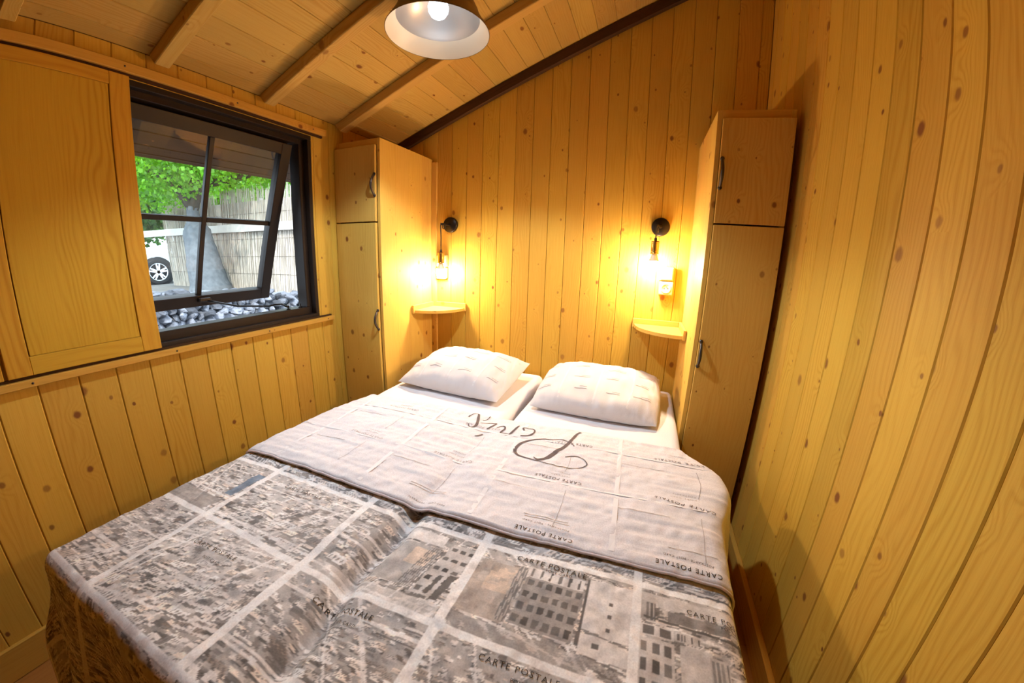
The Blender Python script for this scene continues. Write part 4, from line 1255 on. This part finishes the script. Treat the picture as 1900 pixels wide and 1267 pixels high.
bark_tube('branch', [(-8.3, 4.36, 0.85), (-8.1, 4.45, 1.3), (-7.6, 4.9, 1.45), (-6.9, 5.4, 1.7)], [0.09, 0.08, 0.06, 0.04], tree, 2)
bark_tube('branch', [(-8.3, 4.36, 0.85), (-8.5, 4.1, 1.4), (-8.9, 3.6, 1.75), (-9.2, 2.9, 2.2)], [0.09, 0.08, 0.06, 0.04], tree, 3)
bark_tube('branch', [(-8.3, 4.36, 0.8), (-8.3, 4.5, 1.6), (-8.3, 4.6, 2.6)], [0.10, 0.09, 0.06], tree, 4)
for k, (c, s_, n) in enumerate((((-8.0, 3.9, 2.05), (1.9, 1.3, 1.05), 9000), ((-7.2, 5.4, 2.1), (1.5, 1.2, 0.95), 5000), ((-9.8, 4.3, 1.75), (1.5, 1.6, 0.95), 6000), ((-6.0, 6.0, 2.3), (1.4, 1.3, 1.0), 3600))):
    leaf_cloud('foliage', n, c, s_, tree, LEAF1, 10 + k, (0.05, 0.10), 0.1)
def bg_tree(x_, y_, h_, w_, n, label, seed, mat):
    t = tag(empty('background_tree', (x_, y_, TER)), label, 'tree', 'trees beyond the fence')
    bark_tube('trunk', [(x_, y_, TER - 0.1), (x_ + 0.1, y_, TER + h_ * 0.5), (x_, y_ + 0.1, TER + h_ * 0.7)], [0.18, 0.14, 0.08], t, seed)
    leaf_cloud('foliage', n, (x_, y_, TER + h_ * 0.62), (w_, w_, h_ * 0.40), t, mat, seed, (0.12, 0.24), 0.2)
bg_tree(-17.5, 6.6, 4.4, 2.0, 8000, 'dark green tree behind the white car', 51, LEAF2)
bg_tree(-14.2, 8.6, 5.0, 2.0, 9000, 'broad green tree behind the middle of the reed fence', 52, LEAF1)
bg_tree(-9.4, 8.8, 5.0, 2.4, 9000, 'broad green tree behind the right end of the reed fence', 53, LEAF1)
bg_tree(-22.5, 8.6, 6.4, 2.8, 7000, 'tall deep green tree far behind the parked car', 54, LEAF2)

# ------------------------------------------------------------------ parked car
CARW = simple('white_car_paint', (0.50, 0.52, 0.55), 0.22, 0.0, 0.6)
CARG = simple('car_glass', (0.05, 0.10, 0.11), 0.08, 0.0, 0.8)
TYRE = simple('tyre_rubber', (0.02, 0.02, 0.022), 0.8)
ALLOY = simple('alloy_rim', (0.55, 0.56, 0.58), 0.3, 0.9)
CARX, CARY = -11.6, 4.98             # near front wheel
car = tag(empty('parked_car', (CARX - 0.8, CARY - 1.2, TER)), 'white parked car seen through the left panes of the window', 'car')
# side outline in (along y from the front wheel, height over ground); the nose points to +y
side = [(0.88, 0.30), (0.92, 0.48), (0.86, 0.64), (0.70, 0.74), (0.30, 0.86), (-0.25, 0.96), (-0.95, 1.40), (-1.35, 1.47), (-2.20, 1.45), (-2.95, 1.12), (-3.25, 0.95), (-3.30, 0.55), (-3.22, 0.30), (-2.95, 0.22), (0.70, 0.20)]
bm = bmesh.new()
half = 0.88
secs = [(0.0, 0.80, 0.96), (0.08, 0.96, 0.99), (0.22, 1.0, 1.0), (1 - 0.22, 1.0, 1.0), (0.92, 0.96, 0.99), (1.0, 0.80, 0.96)]
rings = []
for f, sc_, sl_ in secs:
    ring = []
    for (a, h_) in side:
        hh = 0.22 + (h_ - 0.22) * (sc_ if h_ > 0.7 else 1)
        aa = -1.2 + (a + 1.2) * sl_
        inset = 0.14 * max(0, h_ - 0.95) / 0.5
        ring.append(bm.verts.new((CARX + 0.10 - inset * (1 - 2 * f) - f * 2 * half, CARY + aa, TER + hh)))
    rings.append(ring)
for r0, r1 in zip(rings, rings[1:]):
    for k in range(len(side)):
        k2 = (k + 1) % len(side)
        bm.faces.new((r0[k], r0[k2], r1[k2], r1[k]))
bm.faces.new(rings[0]); bm.faces.new(rings[-1][::-1])
bmesh.ops.recalc_face_normals(bm, faces=bm.faces)
body = from_bm('body', bm, CARW, car)
md = body.modifiers.new('round', 'BEVEL'); md.width = 0.05; md.segments = 3
def side_poly(name, pts, mat, off):
    bm = bmesh.new()
    bm_prism(bm, [(CARX + 0.105 + off - 0.14 * max(0, h_ - 0.95) / 0.5, CARY + a, TER + h_) for a, h_ in pts], (-0.03, 0, 0))
    return from_bm(name, bm, mat, car)
side_poly('side_window', [(-0.42, 0.99), (-1.00, 1.36), (-1.62, 1.41), (-1.62, 0.99)], CARG, 0.012)
side_poly('side_window', [(-1.68, 0.99), (-1.68, 1.41), (-2.15, 1.39), (-2.55, 1.10), (-2.55, 0.99)], CARG, 0.012)
bm = bmesh.new()
bm_prism(bm, [(CARX - 0.10, CARY - 0.27, TER + 0.985), (CARX - 1.46, CARY - 0.27, TER + 0.985), (CARX - 1.34, CARY - 0.90, TER + 1.40), (CARX - 0.22, CARY - 0.90, TER + 1.40)], (0, 0.02, 0.025))
from_bm('windscreen', bm, CARG, car)
side_poly('headlamp', [(0.84, 0.66), (0.45, 0.76), (0.50, 0.66), (0.80, 0.60)], CARG, 0.010)
side_poly('sill_trim', [(0.62, 0.22), (0.55, 0.30), (-2.3, 0.30), (-2.3, 0.22)], TYRE, 0.008)
for wy in (0.0, -2.55):
    c = (CARX + 0.10, CARY + wy, TER + 0.32)
    lathe('wheel_arch', [(0, 0.014), (0.385, 0.014), (0.395, 0.0)], c, TYRE, car, 40, (1, 0, 0))
    w_ = lathe('wheel', [(0.205, 0.030), (0.225, 0.040), (0.30, 0.040), (0.322, 0.028), (0.325, -0.10), (0, -0.10)], c, TYRE, car, 40, (1, 0, 0))
    lathe('rim', [(0.205, 0.030), (0.215, 0.043), (0.225, 0.040)], c, ALLOY, w_, 40, (1, 0, 0))
    bm = bmesh.new()
    for k in range(5):
        a = 2 * math.pi * k / 5 + 0.3
        d_ = Vector((0, math.cos(a), math.sin(a))); e_ = Vector((0, -math.sin(a), math.cos(a)))
        cc = Vector(c) + Vector((0.028, 0, 0))
        bm_prism(bm, [cc + e_ * 0.030, cc - e_ * 0.030, cc + d_ * 0.21 - e_ * 0.055, cc + d_ * 0.21 - e_ * 0.02, cc + d_ * 0.11, cc + d_ * 0.21 + e_ * 0.02, cc + d_ * 0.21 + e_ * 0.055], (0.012, 0, 0))
    from_bm('spokes', bm, ALLOY, w_)

# ------------------------------------------------------------------ lift everything so that the floor lies at z = 0
bpy.context.view_layer.update()
for o in SC.objects:
    if o.parent is None:
        o.location.z += EYE
